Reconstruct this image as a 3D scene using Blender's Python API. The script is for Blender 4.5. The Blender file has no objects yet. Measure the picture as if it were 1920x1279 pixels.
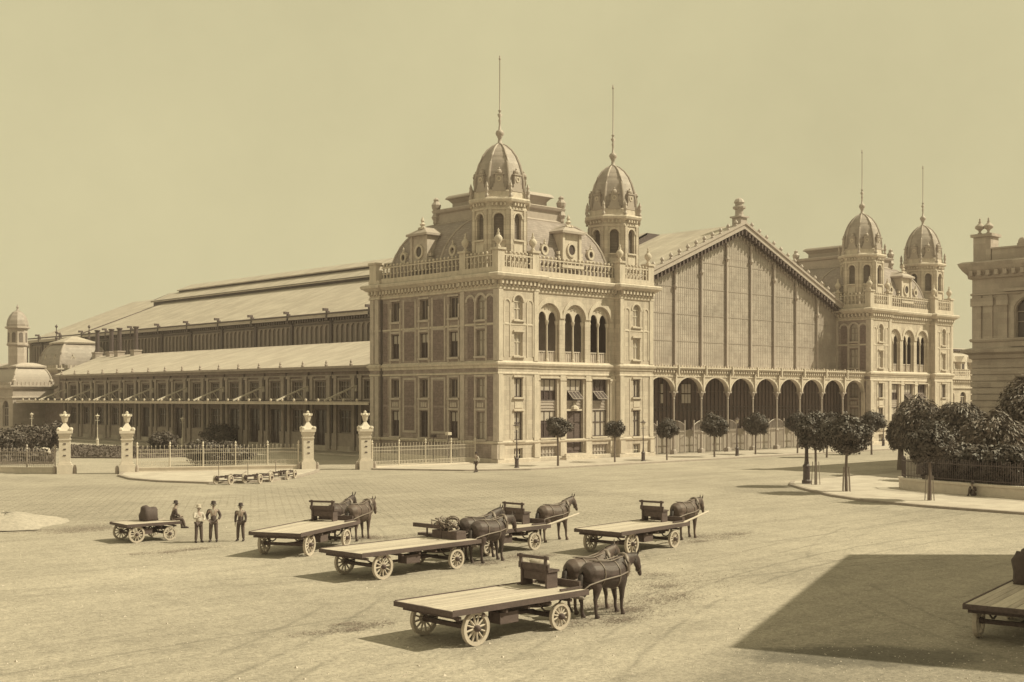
import bpy, bmesh, math, random
from mathutils import Vector, Matrix
rad = math.radians
pi = math.pi
SC = bpy.context.scene
C = SC.collection
random.seed(7)

# ------------------------------------------------------------------ camera
CAM = Vector((-77.939, -84.129, 6.2))
LOOK = Vector((0.68781, 0.72589, 0)); RIGHT = Vector((0.72589, -0.68781, 0))
cd = bpy.data.cameras.new('camera'); cam = bpy.data.objects.new('camera', cd); C.objects.link(cam)
cd.sensor_width = 36; cd.lens = 43.35; cd.shift_y = 0.0555; cd.clip_start = 0.5; cd.clip_end = 6000
cam.location = CAM; cam.rotation_euler = (rad(90), 0, math.atan2(LOOK.y, LOOK.x) - pi / 2)
SC.camera = cam

# ------------------------------------------------------------------ light
SUN_EL = rad(46)
sx, sy = 0.7250, -0.6887
w = bpy.data.worlds.new('World'); SC.world = w; w.use_nodes = True
nt = w.node_tree; nt.nodes.clear()
o_ = nt.nodes.new('ShaderNodeOutputWorld'); bg = nt.nodes.new('ShaderNodeBackground')
sky = nt.nodes.new('ShaderNodeTexSky'); sky.sky_type = 'NISHITA'; sky.sun_disc = False
sky.sun_elevation = SUN_EL; sky.sun_rotation = math.atan2(sx, sy)
sky.air_density = 1.5; sky.dust_density = 4.0
bw = nt.nodes.new('ShaderNodeRGBToBW')
mr = nt.nodes.new('ShaderNodeMapRange'); mr.inputs[1].default_value = 0.0; mr.inputs[2].default_value = 14.0
mr.inputs[3].default_value = 0.90; mr.inputs[4].default_value = 1.08
mx = nt.nodes.new('ShaderNodeMix'); mx.data_type = 'RGBA'; mx.blend_type = 'MULTIPLY'
mx.inputs[0].default_value = 1.0
mx.inputs[7].default_value = (6.15, 5.55, 3.25, 1)
L = nt.links.new
L(sky.outputs[0], bw.inputs[0]); L(bw.outputs[0], mr.inputs[0]); L(mr.outputs[0], mx.inputs[6])
tcw = nt.nodes.new('ShaderNodeTexCoord'); nzw = nt.nodes.new('ShaderNodeTexNoise'); nzw.inputs['Scale'].default_value = 3.5; nzw.inputs['Detail'].default_value = 7; nzw.inputs['Roughness'].default_value = 0.6
mrw = nt.nodes.new('ShaderNodeMapRange'); mrw.inputs[1].default_value = 0.3; mrw.inputs[2].default_value = 0.7; mrw.inputs[3].default_value = 0.925; mrw.inputs[4].default_value = 1.065   # thin uneven high haze
mxw = nt.nodes.new('ShaderNodeMix'); mxw.data_type = 'RGBA'; mxw.blend_type = 'MULTIPLY'; mxw.inputs[0].default_value = 1
L(tcw.outputs['Generated'], nzw.inputs['Vector']); L(nzw.outputs['Fac'], mrw.inputs[0]); L(mx.outputs[2], mxw.inputs[6]); L(mrw.outputs[0], mxw.inputs[7])
L(mxw.outputs[2], bg.inputs[0]); bg.inputs[1].default_value = 0.1; L(bg.outputs[0], o_.inputs[0])
sd = bpy.data.lights.new('sun', 'SUN'); sd.energy = 5.0; sd.angle = rad(0.5); sd.color = (1.0, 0.915, 0.62)
so = bpy.data.objects.new('sun', sd); C.objects.link(so)
sv = Vector((sx * math.cos(SUN_EL), sy * math.cos(SUN_EL), math.sin(SUN_EL)))
so.rotation_euler = sv.to_track_quat('Z', 'Y').to_euler(); so.location = sv * 300
SC.view_settings.view_transform = 'Standard'; SC.view_settings.look = 'None'
SC.view_settings.exposure = 0.10; SC.view_settings.gamma = 1

# ------------------------------------------------------------------ materials
def mat(name, col, rough=0.85, var=0.18, scale=1.5, bump=0.0, stretch=(1, 1, 1), metal=0.0,
        brick=None, bands=None, fine=0.5):
    m = bpy.data.materials.new(name); m.use_nodes = True
    t = m.node_tree; n = t.nodes; b = n['Principled BSDF']; ln = t.links.new
    b.inputs['Roughness'].default_value = rough; b.inputs['Metallic'].default_value = metal
    tc = n.new('ShaderNodeTexCoord'); mp = n.new('ShaderNodeMapping'); mp.inputs['Scale'].default_value = stretch
    ln(tc.outputs['Object'], mp.inputs[0])
    n1 = n.new('ShaderNodeTexNoise'); n1.inputs['Scale'].default_value = scale; n1.inputs['Detail'].default_value = 8
    n1.inputs['Roughness'].default_value = 0.65
    ln(mp.outputs[0], n1.inputs['Vector'])
    n2 = n.new('ShaderNodeTexNoise'); n2.inputs['Scale'].default_value = scale * 9; n2.inputs['Detail'].default_value = 4
    ln(tc.outputs['Object'], n2.inputs['Vector'])
    ad = n.new('ShaderNodeMix'); ad.inputs[0].default_value = 0.35 * fine * 2
    ln(n1.outputs['Fac'], ad.inputs[2]); ln(n2.outputs['Fac'], ad.inputs[3])
    cr = n.new('ShaderNodeValToRGB')
    lo = [c * (1 - var) for c in col]; hi = [min(1, c * (1 + var)) for c in col]
    cr.color_ramp.elements[0].position = 0.3; cr.color_ramp.elements[1].position = 0.7
    cr.color_ramp.elements[0].color = (*lo, 1); cr.color_ramp.elements[1].color = (*hi, 1)
    ln(ad.outputs[0], cr.inputs[0]); out = cr.outputs[0]; hgt = ad.outputs[0]
    if brick or bands:
        axis, size, dark = (brick or bands)
        sp = n.new('ShaderNodeSeparateXYZ'); ln(tc.outputs['Object'], sp.inputs[0])
        cb = n.new('ShaderNodeCombineXYZ')
        a = n.new('ShaderNodeMath'); a.operation = 'ADD'
        if axis == 'wall': ln(sp.outputs[0], a.inputs[0]); ln(sp.outputs[1], a.inputs[1]); ln(a.outputs[0], cb.inputs[0]); ln(sp.outputs[2], cb.inputs[1])
        elif axis == 'roofx': ln(sp.outputs[1], cb.inputs[0]); ln(sp.outputs[0], cb.inputs[1])
        else: ln(sp.outputs[0], cb.inputs[0]); ln(sp.outputs[1], cb.inputs[1])
        bt = n.new('ShaderNodeTexBrick'); ln(cb.outputs[0], bt.inputs['Vector'])
        bt.inputs['Scale'].default_value = 1.0; bt.inputs['Brick Width'].default_value = size[0]
        bt.inputs['Row Height'].default_value = size[1]; bt.inputs['Mortar Size'].default_value = size[2]
        bt.inputs['Mortar Smooth'].default_value = 0.3; bt.inputs['Bias'].default_value = 0.0
        bt.inputs['Color1'].default_value = (1, 1, 1, 1); bt.inputs['Color2'].default_value = (0.8, 0.78, 0.78, 1)
        bt.inputs['Mortar'].default_value = (dark, dark, dark, 1)
        mm = n.new('ShaderNodeMix'); mm.data_type = 'RGBA'; mm.blend_type = 'MULTIPLY'; mm.inputs[0].default_value = 1
        ln(out, mm.inputs[6]); ln(bt.outputs['Color'], mm.inputs[7]); out = mm.outputs[2]
    ln(out, b.inputs['Base Color'])
    if bump:
        bp = n.new('ShaderNodeBump'); bp.inputs['Strength'].default_value = 1.0; bp.inputs['Distance'].default_value = bump
        ln(hgt, bp.inputs['Height']); ln(bp.outputs[0], b.inputs['Normal'])
    return m

M = {}
M['stone'] = mat('limestone', (0.52, 0.455, 0.40), var=0.32, scale=1.1, stretch=(1.4, 1.4, 0.18), bump=0.03, brick=('wall', (1.1, 0.46, 0.018), 0.72))
M['trim'] = mat('carved_stone', (0.53, 0.465, 0.41), var=0.28, scale=1.8, stretch=(1.2, 1.2, 0.4), bump=0.03)
M['brickwall'] = mat('weathered_brick', (0.335, 0.275, 0.26), var=0.36, scale=1.9, stretch=(1, 1, 0.5), bump=0.02, brick=('wall', (0.55, 0.2, 0.02), 0.75))
M['brickpanel'] = mat('red_brick', (0.20, 0.152, 0.15), var=0.4, scale=3.5, bump=0.03, brick=('wall', (0.4, 0.16, 0.02), 1.1))
M['sidetrim'] = mat('grey_stone', (0.45, 0.39, 0.36), var=0.28, scale=1.6, bump=0.02)
M['slate'] = mat('slate', (0.33, 0.28, 0.27), var=0.22, scale=1.2, bump=0.03, brick=('wall', (0.5, 0.22, 0.03), 0.7))
M['domelead'] = mat('dome_zinc', (0.35, 0.30, 0.28), rough=0.6, var=0.25, scale=1.2, stretch=(1, 1, 0.3), brick=('wall', (0.6, 0.3, 0.02), 0.8))
M['rib'] = mat('rib_zinc', (0.38, 0.325, 0.30), rough=0.6, var=0.15, scale=2)
M['wingbrick'] = mat('shade_dark_brick', (0.27, 0.215, 0.205), var=0.34, scale=1.9, stretch=(1, 1, 0.5), bump=0.02, brick=('wall', (0.55, 0.2, 0.02), 0.75))  # the side brick again, darkened to paint in the shade under the canopy
M['wingtrim'] = mat('shade_dark_stone', (0.36, 0.305, 0.28), var=0.28, scale=1.6, bump=0.02)  # side trim stone, its colour lowered for the canopy's shade
M['loggia'] = mat('loggia_plaster', (0.36, 0.29, 0.27), var=0.3, scale=0.8)
M['roof'] = mat('metal_sheet_roof', (0.46, 0.405, 0.36), rough=0.6, var=0.2, scale=0.5, stretch=(1, 0.5, 1), brick=('roofx', (0.9, 3.0, 0.04), 0.76))
M['roof2'] = mat('wing_sheet_roof', (0.49, 0.43, 0.385), rough=0.6, var=0.18, scale=0.5, stretch=(0.6, 1, 1), brick=('roofx', (0.8, 2.4, 0.035), 0.8))
M['iron'] = mat('painted_iron', (0.40, 0.345, 0.325), rough=0.55, var=0.15, scale=3)
M['darkiron'] = mat('dark_iron', (0.085, 0.062, 0.065), rough=0.55, var=0.3, scale=3)
M['lightiron'] = mat('pale_iron', (0.56, 0.50, 0.44), rough=0.6, var=0.12, scale=3)
M['pane'] = mat('dark_glass', (0.075, 0.054, 0.056), rough=0.25, var=0.25, scale=0.7)
M['panelight'] = mat('blind_behind_glass', (0.43, 0.38, 0.35), rough=0.4, var=0.15, scale=1)
M['louvre'] = mat('louvre_boards', (0.20, 0.165, 0.155), var=0.25, scale=2, brick=('wall', (9.0, 0.16, 0.03), 0.6))
M['dark'] = mat('dim_interior', (0.13, 0.095, 0.092), rough=0.9, var=0.3, scale=0.6)
M['gable'] = mat('hall_glass', (0.42, 0.37, 0.345), rough=0.25, var=0.3, scale=0.16, stretch=(0.6, 1, 1.6), fine=0.25, brick=('wall', (0.54, 0.775, 0.0), 1.0))  # broad tone variation paints in light reflected by the glass
M['gablebar'] = mat('glazing_bar_paint', (0.30, 0.255, 0.235), rough=0.6, var=0.15, scale=3)
M['sideglass'] = mat('hall_side_glass', (0.22, 0.182, 0.175), rough=0.4, var=0.25, scale=0.3)
M['sideiron'] = mat('hall_wall_iron', (0.29, 0.245, 0.23), var=0.2, scale=1.5)
M['wood'] = mat('bare_planks', (0.46, 0.40, 0.355), var=0.22, scale=1.2, stretch=(0.5, 6, 6), bump=0.01)
M['wood2'] = mat('bare_planks_grey', (0.41, 0.355, 0.315), var=0.3, scale=1.0, stretch=(0.6, 5, 5), bump=0.01)
M['wood3'] = mat('bare_planks_pale', (0.50, 0.44, 0.385), var=0.26, scale=1.4, stretch=(0.4, 6, 6), bump=0.01)
M['wooddark'] = mat('tarred_timber', (0.10, 0.072, 0.072), var=0.35, scale=2, stretch=(0.5, 4, 4), bump=0.01)
M['woodmid'] = mat('worn_timber', (0.27, 0.225, 0.205), var=0.3, scale=2, stretch=(0.5, 4, 4), bump=0.01)
M['wheelpale'] = mat('dusty_wheel', (0.50, 0.435, 0.385), var=0.2, scale=5)
M['horse'] = mat('bay_coat', (0.062, 0.042, 0.042), rough=0.6, var=0.6, scale=3.0, bump=0.012)
M['horse2'] = mat('brown_coat', (0.095, 0.066, 0.060), rough=0.6, var=0.5, scale=2.4, bump=0.012)
M['horsehair'] = mat('dark_mane', (0.035, 0.024, 0.025), rough=0.7, var=0.4, scale=12)
M['leather'] = mat('harness_leather', (0.20, 0.16, 0.145), rough=0.5, var=0.3, scale=8)
M['coat'] = mat('dark_wool', (0.085, 0.062, 0.062), var=0.25, scale=8)
M['trouser'] = mat('brown_wool', (0.105, 0.078, 0.075), var=0.25, scale=8)
M['shirt'] = mat('pale_linen', (0.50, 0.45, 0.41), var=0.12, scale=8)
M['skin'] = mat('skin', (0.36, 0.28, 0.25), rough=0.6, var=0.08, scale=8)
M['hat'] = mat('felt_hat', (0.05, 0.035, 0.037), var=0.2, scale=8)
M['straw'] = mat('straw_hat', (0.45, 0.39, 0.34), var=0.15, scale=20)
M['leaf'] = mat('tree_leaf', (0.074, 0.057, 0.052), rough=0.55, var=0.55, scale=2.2)
M['leafbig'] = mat('chestnut_leaf', (0.125, 0.097, 0.086), rough=0.55, var=0.6, scale=1.6)
M['leafbush'] = mat('shrub_leaf', (0.10, 0.078, 0.070), rough=0.6, var=0.5, scale=1.8)
M['bark'] = mat('bark', (0.16, 0.125, 0.115), var=0.35, scale=5, stretch=(3, 3, 0.6), bump=0.02)
M['pave'] = mat('pale_paving', (0.50, 0.445, 0.40), var=0.12, scale=0.8, brick=('flat', (1.2, 0.8, 0.02), 0.85))
M['kerb'] = mat('kerb_stone', (0.33, 0.28, 0.255), var=0.25, scale=2)
M['pier'] = mat('white_limestone', (0.62, 0.555, 0.50), var=0.15, scale=2.2, bump=0.02)
M['glasslamp'] = mat('lamp_glass', (0.55, 0.49, 0.43), rough=0.3, var=0.1, scale=3)
M['shadestone'] = mat('sandstone', (0.45, 0.39, 0.36), var=0.2, scale=1.0, stretch=(1, 1, 0.4), bump=0.02, brick=('wall', (1.2, 0.5, 0.012), 0.8))
M['lawn'] = mat('low_planting', (0.15, 0.12, 0.11), var=0.4, scale=4, bump=0.05)
M['heap'] = mat('pale_gravel', (0.42, 0.37, 0.33), var=0.35, scale=5, bump=0.08)
M['litter'] = mat('straw_and_dung', (0.20, 0.16, 0.14), var=0.6, scale=9)
M['rock'] = mat('pale_rock', (0.52, 0.46, 0.42), var=0.2, scale=2, bump=0.05)

# ground: dusty square with wheel tracks, painted shade dapples and worn setts
def ground_mat():
    m = bpy.data.materials.new('dusty_square'); m.use_nodes = True
    t = m.node_tree; n = t.nodes; ln = t.links.new; b = n['Principled BSDF']; b.inputs['Roughness'].default_value = 0.95
    tc = n.new('ShaderNodeTexCoord')
    def noise(sc, det, st=(1, 1, 1), rot=0, ro=0.6):
        mp = n.new('ShaderNodeMapping'); mp.inputs['Scale'].default_value = st; mp.inputs['Rotation'].default_value = (0, 0, rot)
        ln(tc.outputs['Object'], mp.inputs[0])
        x = n.new('ShaderNodeTexNoise'); x.inputs['Scale'].default_value = sc; x.inputs['Detail'].default_value = det
        x.inputs['Roughness'].default_value = ro; ln(mp.outputs[0], x.inputs['Vector']); return x.outputs['Fac']
    def ramp(v, p0, c0, p1, c1):
        r = n.new('ShaderNodeValToRGB'); r.color_ramp.elements[0].position = p0; r.color_ramp.elements[1].position = p1
        r.color_ramp.elements[0].color = (c0, c0, c0, 1); r.color_ramp.elements[1].color = (c1, c1, c1, 1)
        ln(v, r.inputs[0]); return r.outputs[0]
    def mul(a, bb, f=1.0):
        x = n.new('ShaderNodeMix'); x.data_type = 'RGBA'; x.blend_type = 'MULTIPLY'; x.inputs[0].default_value = f
        ln(a, x.inputs[6]); ln(bb, x.inputs[7]); return x.outputs[2]
    base = n.new('ShaderNodeValToRGB'); ln(noise(0.09, 9, (1, 1, 1), 0.4), base.inputs[0])
    base.color_ramp.elements[0].position = 0.3; base.color_ramp.elements[1].position = 0.7
    base.color_ramp.elements[0].color = (0.345, 0.303, 0.262, 1); base.color_ramp.elements[1].color = (0.455, 0.402, 0.348, 1)
    c = base.outputs[0]
    c = mul(c, ramp(noise(1.6, 6, (1, 1, 1), 0, 0.7), 0.34, 0.84, 0.6, 1.04))             # pebbles and scuffs
    c = mul(c, ramp(noise(7.0, 4), 0.3, 0.70, 0.62, 1.08)); c = mul(c, ramp(noise(20.0, 3), 0.35, 0.74, 0.55, 1.04))
    c = mul(c, ramp(noise(0.55, 8, (0.12, 1.3, 1), 0.28, 0.6), 0.36, 0.94, 0.56, 1.02))      # drag marks along the cart line
    c = mul(c, ramp(noise(0.5, 8, (0.10, 1.6, 1), -0.75, 0.6), 0.34, 0.95, 0.54, 1.01))
    c = mul(c, ramp(noise(0.22, 10, (1, 1, 1), 0.9, 0.72), 0.36, 0.86, 0.52, 1.02))
    # worn granite setts, in bands
    bt = n.new('ShaderNodeTexBrick'); mp = n.new('ShaderNodeMapping'); mp.inputs['Rotation'].default_value = (0, 0, 0.55)
    ln(tc.outputs['Object'], mp.inputs[0]); ln(mp.outputs[0], bt.inputs['Vector']); bt.inputs['Scale'].default_value = 1
    bt.inputs['Brick Width'].default_value = 0.9; bt.inputs['Row Height'].default_value = 0.42; bt.inputs['Mortar Size'].default_value = 0.06
    bt.inputs['Mortar Smooth'].default_value = 0.6
    bt.inputs['Color1'].default_value = (1, 1, 1, 1); bt.inputs['Color2'].default_value = (0.9, 0.9, 0.9, 1); bt.inputs['Mortar'].default_value = (0.58, 0.56, 0.55, 1)
    msk = n.new('ShaderNodeMath'); msk.operation = 'MULTIPLY'
    ln(ramp(noise(0.045, 5, (1, 1, 1), 0.2), 0.36, 0.0, 0.5, 1.0), msk.inputs[0])
    dp = n.new('ShaderNodeVectorMath'); dp.operation = 'DOT_PRODUCT'; ln(tc.outputs['Object'], dp.inputs[0]); dp.inputs[1].default_value = (0.688, 0.726, 0)   # the sett paving lies beyond the carts' stand
    rg = n.new('ShaderNodeMapRange'); rg.inputs[1].default_value = -57; rg.inputs[2].default_value = -49; rg.inputs[3].default_value = 0; rg.inputs[4].default_value = 0.9
    ln(dp.outputs['Value'], rg.inputs[0]); rg2 = n.new('ShaderNodeMapRange'); rg2.inputs[1].default_value = -14; rg2.inputs[2].default_value = -24; rg2.inputs[3].default_value = 0; rg2.inputs[4].default_value = 1
    ln(dp.outputs['Value'], rg2.inputs[0]); m2 = n.new('ShaderNodeMath'); m2.operation = 'MULTIPLY'; ln(rg.outputs[0], m2.inputs[0]); ln(rg2.outputs[0], m2.inputs[1]); ln(m2.outputs[0], msk.inputs[1])
    x = n.new('ShaderNodeMix'); x.data_type = 'RGBA'; x.blend_type = 'MULTIPLY'; ln(msk.outputs[0], x.inputs[0]); ln(c, x.inputs[6]); ln(bt.outputs['Color'], x.inputs[7])
    c = x.outputs[2]
    # curved wheel ruts, in pairs
    wob = noise(0.35, 3)
    for cx_, cy_, R_, st_ in ((-30, -110, 52, 0.76), (-75, -20, 46, 0.78), (-40, -95, 41, 0.78), (-20, -140, 86, 0.77), (-95, -5, 62, 0.78), (-58, -140, 83, 0.80), (-30, 20, 72, 0.80), (-15, -90, 38, 0.84)):
        ds = n.new('ShaderNodeVectorMath'); ds.operation = 'DISTANCE'; ln(tc.outputs['Object'], ds.inputs[0]); ds.inputs[1].default_value = (cx_, cy_, 0)
        def mth(op, a, b_=None, v=None):
            q = n.new('ShaderNodeMath'); q.operation = op; ln(a, q.inputs[0])
            if b_ is not None: ln(b_, q.inputs[1])
            if v is not None: q.inputs[1].default_value = v
            return q.outputs[0]
        e = mth('ADD', ds.outputs['Value'], mth('MULTIPLY', wob, v=0.5)); e = mth('ABSOLUTE', mth('SUBTRACT', e, v=R_ + 0.8)); e = mth('ABSOLUTE', mth('SUBTRACT', e, v=0.7))
        rm = n.new('ShaderNodeMapRange'); ln(e, rm.inputs[0]); rm.inputs[1].default_value = 0.02; rm.inputs[2].default_value = 0.13; rm.inputs[3].default_value = st_; rm.inputs[4].default_value = 1.0
        fade = mth('MULTIPLY', ramp(noise(0.12, 3, (1, 1, 1), cx_ * 0.1), 0.42, 0.0, 0.55, 1.0), None, 1.0)
        x = n.new('ShaderNodeMix'); x.data_type = 'RGBA'; x.blend_type = 'MULTIPLY'; ln(fade, x.inputs[0]); ln(c, x.inputs[6]); ln(rm.outputs[0], x.inputs[7]); c = x.outputs[2]
    wv = n.new('ShaderNodeTexWave'); mp2 = n.new('ShaderNodeMapping'); mp2.inputs['Rotation'].default_value = (0, 0, -0.12); mp2.inputs['Scale'].default_value = (0.1, 1, 1)
    ln(tc.outputs['Object'], mp2.inputs[0]); ln(mp2.outputs[0], wv.inputs['Vector']); wv.bands_direction = 'Y'
    wv.inputs['Scale'].default_value = 0.12; wv.inputs['Distortion'].default_value = 12; wv.inputs['Detail'].default_value = 3; wv.inputs['Detail Scale'].default_value = 0.6
    c = mul(c, ramp(wv.outputs['Fac'], 0.0, 0.93, 0.10, 1.0))
    # darker ground and painted shade dapples at the near right of the square
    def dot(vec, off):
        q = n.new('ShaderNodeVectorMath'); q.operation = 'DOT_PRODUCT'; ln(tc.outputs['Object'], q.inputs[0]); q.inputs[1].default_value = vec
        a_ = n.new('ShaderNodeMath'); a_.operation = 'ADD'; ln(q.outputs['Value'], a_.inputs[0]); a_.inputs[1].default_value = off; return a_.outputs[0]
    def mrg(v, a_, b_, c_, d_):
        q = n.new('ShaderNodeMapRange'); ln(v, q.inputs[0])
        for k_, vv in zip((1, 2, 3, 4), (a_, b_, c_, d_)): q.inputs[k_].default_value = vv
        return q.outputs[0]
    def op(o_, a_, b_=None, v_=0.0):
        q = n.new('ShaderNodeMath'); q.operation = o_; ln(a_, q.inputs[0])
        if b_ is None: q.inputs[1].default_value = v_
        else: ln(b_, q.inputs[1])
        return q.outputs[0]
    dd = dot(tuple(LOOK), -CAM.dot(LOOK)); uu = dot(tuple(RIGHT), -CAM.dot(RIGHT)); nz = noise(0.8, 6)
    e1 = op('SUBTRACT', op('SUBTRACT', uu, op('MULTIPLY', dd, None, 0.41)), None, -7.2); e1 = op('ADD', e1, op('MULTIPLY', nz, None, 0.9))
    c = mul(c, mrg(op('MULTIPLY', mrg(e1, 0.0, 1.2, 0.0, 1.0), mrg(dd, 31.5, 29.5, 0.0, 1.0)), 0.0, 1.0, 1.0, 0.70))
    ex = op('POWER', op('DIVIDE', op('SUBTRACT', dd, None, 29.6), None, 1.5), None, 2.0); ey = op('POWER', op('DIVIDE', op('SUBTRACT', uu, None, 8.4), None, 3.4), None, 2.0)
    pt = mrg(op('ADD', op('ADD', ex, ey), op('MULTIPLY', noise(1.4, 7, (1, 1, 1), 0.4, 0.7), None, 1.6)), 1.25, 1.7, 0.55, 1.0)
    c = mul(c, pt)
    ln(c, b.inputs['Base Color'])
    bp = n.new('ShaderNodeBump'); bp.inputs['Distance'].default_value = 0.05; bp.inputs['Strength'].default_value = 0.9
    ln(noise(3.0, 8, (1, 1, 1), 0, 0.7), bp.inputs['Height']); ln(bp.outputs[0], b.inputs['Normal'])
    return m
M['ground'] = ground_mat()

# ------------------------------------------------------------------ mesh helpers
class MB:
    def __init__(s): s.v = []; s.f = []; s.k = []
    def add(s, vs, fs):
        s.k.append((len(s.v), len(s.f))); k = len(s.v); s.v.extend(vs); s.f.extend([tuple(i + k for i in f) for f in fs])
    def quad(s, *p): s.add(list(p), [tuple(range(len(p)))])
    def box(s, x0, x1, y0, y1, z0, z1):
        s.add([(x0, y0, z0), (x1, y0, z0), (x1, y1, z0), (x0, y1, z0), (x0, y0, z1), (x1, y0, z1), (x1, y1, z1), (x0, y1, z1)],
              [(0, 3, 2, 1), (4, 5, 6, 7), (0, 1, 5, 4), (1, 2, 6, 5), (2, 3, 7, 6), (3, 0, 4, 7)])
    def fbox(s, F, u0, u1, d0, d1, z0, z1):
        p = [F(u0, d1, z0), F(u1, d1, z0), F(u1, d0, z0), F(u0, d0, z0), F(u0, d1, z1), F(u1, d1, z1), F(u1, d0, z1), F(u0, d0, z1)]
        s.add(p, [(0, 3, 2, 1), (4, 5, 6, 7), (0, 1, 5, 4), (1, 2, 6, 5), (2, 3, 7, 6), (3, 0, 4, 7)])
    def beam(s, a, b, wd, h):
        a = Vector(a); b = Vector(b); d = (b - a).normalized()
        up = Vector((0, 0, 1)) if abs(d.z) < 0.95 else Vector((1, 0, 0))
        r = d.cross(up).normalized(); u = r.cross(d).normalized(); r *= wd / 2; u *= h / 2
        p = [a - r - u, a + r - u, a + r + u, a - r + u, b - r - u, b + r - u, b + r + u, b - r + u]
        s.add([tuple(q) for q in p], [(0, 1, 2, 3), (7, 6, 5, 4), (0, 4, 5, 1), (1, 5, 6, 2), (2, 6, 7, 3), (3, 7, 4, 0)])
    def tube(s, pts, rs, n=8):
        pts = [Vector(p) for p in pts]
        if not isinstance(rs, (list, tuple)): rs = [rs] * len(pts)
        vs = []; N = len(pts)
        for i, p in enumerate(pts):
            d = (pts[min(i + 1, N - 1)] - pts[max(i - 1, 0)]).normalized()
            ref = Vector((0, 0, 1)) if abs(d.z) < 0.9 else Vector((1, 0, 0))
            a = d.cross(ref).normalized(); b = d.cross(a).normalized()
            for k in range(n):
                t = 2 * pi * k / n; vs.append(tuple(p + (a * math.cos(t) + b * math.sin(t)) * rs[i]))
        fs = [(i * n + k, i * n + (k + 1) % n, (i + 1) * n + (k + 1) % n, (i + 1) * n + k) for i in range(N - 1) for k in range(n)]
        fs += [tuple(range(n - 1, -1, -1)), tuple((N - 1) * n + k for k in range(n))]
        s.add(vs, fs)
    def lathe(s, cx, cy, prof, n=12, ph=0.0):
        vs = []; N = len(prof)
        for r, z in prof:
            for k in range(n):
                t = ph + 2 * pi * k / n; vs.append((cx + r * math.cos(t), cy + r * math.sin(t), z))
        fs = [(i * n + k, i * n + (k + 1) % n, (i + 1) * n + (k + 1) % n, (i + 1) * n + k) for i in range(N - 1) for k in range(n)]
        fs += [tuple(range(n - 1, -1, -1)), tuple((N - 1) * n + k for k in range(n))]
        s.add(vs, fs)
    def ball(s, c, r, n=8, m=5, sc=(1, 1, 1)):
        vs = [(c[0], c[1], c[2] - r * sc[2])]
        for i in range(1, m):
            t = -pi / 2 + pi * i / m
            for k in range(n):
                a = 2 * pi * k / n
                vs.append((c[0] + r * sc[0] * math.cos(t) * math.cos(a), c[1] + r * sc[1] * math.cos(t) * math.sin(a), c[2] + r * sc[2] * math.sin(t)))
        vs.append((c[0], c[1], c[2] + r * sc[2]))
        fs = [(0, 1 + (k + 1) % n, 1 + k) for k in range(n)]
        for i in range(m - 2):
            fs += [(1 + i * n + k, 1 + i * n + (k + 1) % n, 1 + (i + 1) * n + (k + 1) % n, 1 + (i + 1) * n + k) for k in range(n)]
        e = len(vs) - 1; b0 = 1 + (m - 2) * n
        fs += [(b0 + k, b0 + (k + 1) % n, e) for k in range(n)]
        s.add(vs, fs)
    def prism(s, pts, vec):
        k = len(pts); q = [tuple(Vector(p) + Vector(vec)) for p in pts]
        s.add([tuple(p) for p in pts] + q, [tuple(range(k)), tuple(range(2 * k - 1, k - 1, -1))] + [(i, k + i, k + (i + 1) % k, (i + 1) % k) for i in range(k)])
    def ring(s, F, u, z, d0, d1, r0, r1, n=16):
        vs = []
        for k in range(n):
            t = 2 * pi * k / n; c_, s_ = math.cos(t), math.sin(t)
            vs += [F(u + r0 * c_, d0, z + r0 * s_ * 1.15), F(u + r0 * c_, d1, z + r0 * s_ * 1.15), F(u + r1 * c_, d1, z + r1 * s_ * 1.15), F(u + r1 * c_, d0, z + r1 * s_ * 1.15)]
        fs = []
        for k in range(n):
            a = 4 * k; b = 4 * ((k + 1) % n)
            for j in range(4): fs.append((a + j, a + (j + 1) % 4, b + (j + 1) % 4, b + j))
        s.add(vs, fs)
    def sweep(s, path, prof, closed=True):
        N = len(path); vs = []
        for i in range(N):
            p = Vector(path[i])
            dn = (Vector(path[(i + 1) % N]) - p).normalized(); dp = (p - Vector(path[i - 1])).normalized()
            if not closed and i == 0: dp = dn
            if not closed and i == N - 1: dn = dp
            n1 = Vector((dp.y, -dp.x)); n2 = Vector((dn.y, -dn.x)); mt = (n1 + n2); mt = mt / max(0.2, mt.dot(n1))
            for d, z in prof: q = p + mt * d; vs.append((q.x, q.y, z))
        K = len(prof); fs = []
        for i in range(N if closed else N - 1):
            j = (i + 1) % N
            for k in range(K): fs.append((i * K + k, j * K + k, j * K + (k + 1) % K, i * K + (k + 1) % K))
        if not closed: fs += [tuple(range(K - 1, -1, -1)), tuple((N - 1) * K + k for k in range(K))]
        s.add(vs, fs)
    def mesh(s, name, m=None, smooth=False):
        me = bpy.data.meshes.new(name); me.from_pydata([tuple(v) for v in s.v], [], s.f)
        if m is not None: me.materials.append(m if not isinstance(m, str) else M[m])
        if smooth: me.polygons.foreach_set('use_smooth', [True] * len(me.polygons))
        me.update(); return me
    def build(s, name, m, parent=None, smooth=False, loc=None):
        o = bpy.data.objects.new(name, s.mesh(name, m, smooth)); C.objects.link(o)
        if parent: o.parent = parent
        if loc: o.location = loc
        return o

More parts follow.
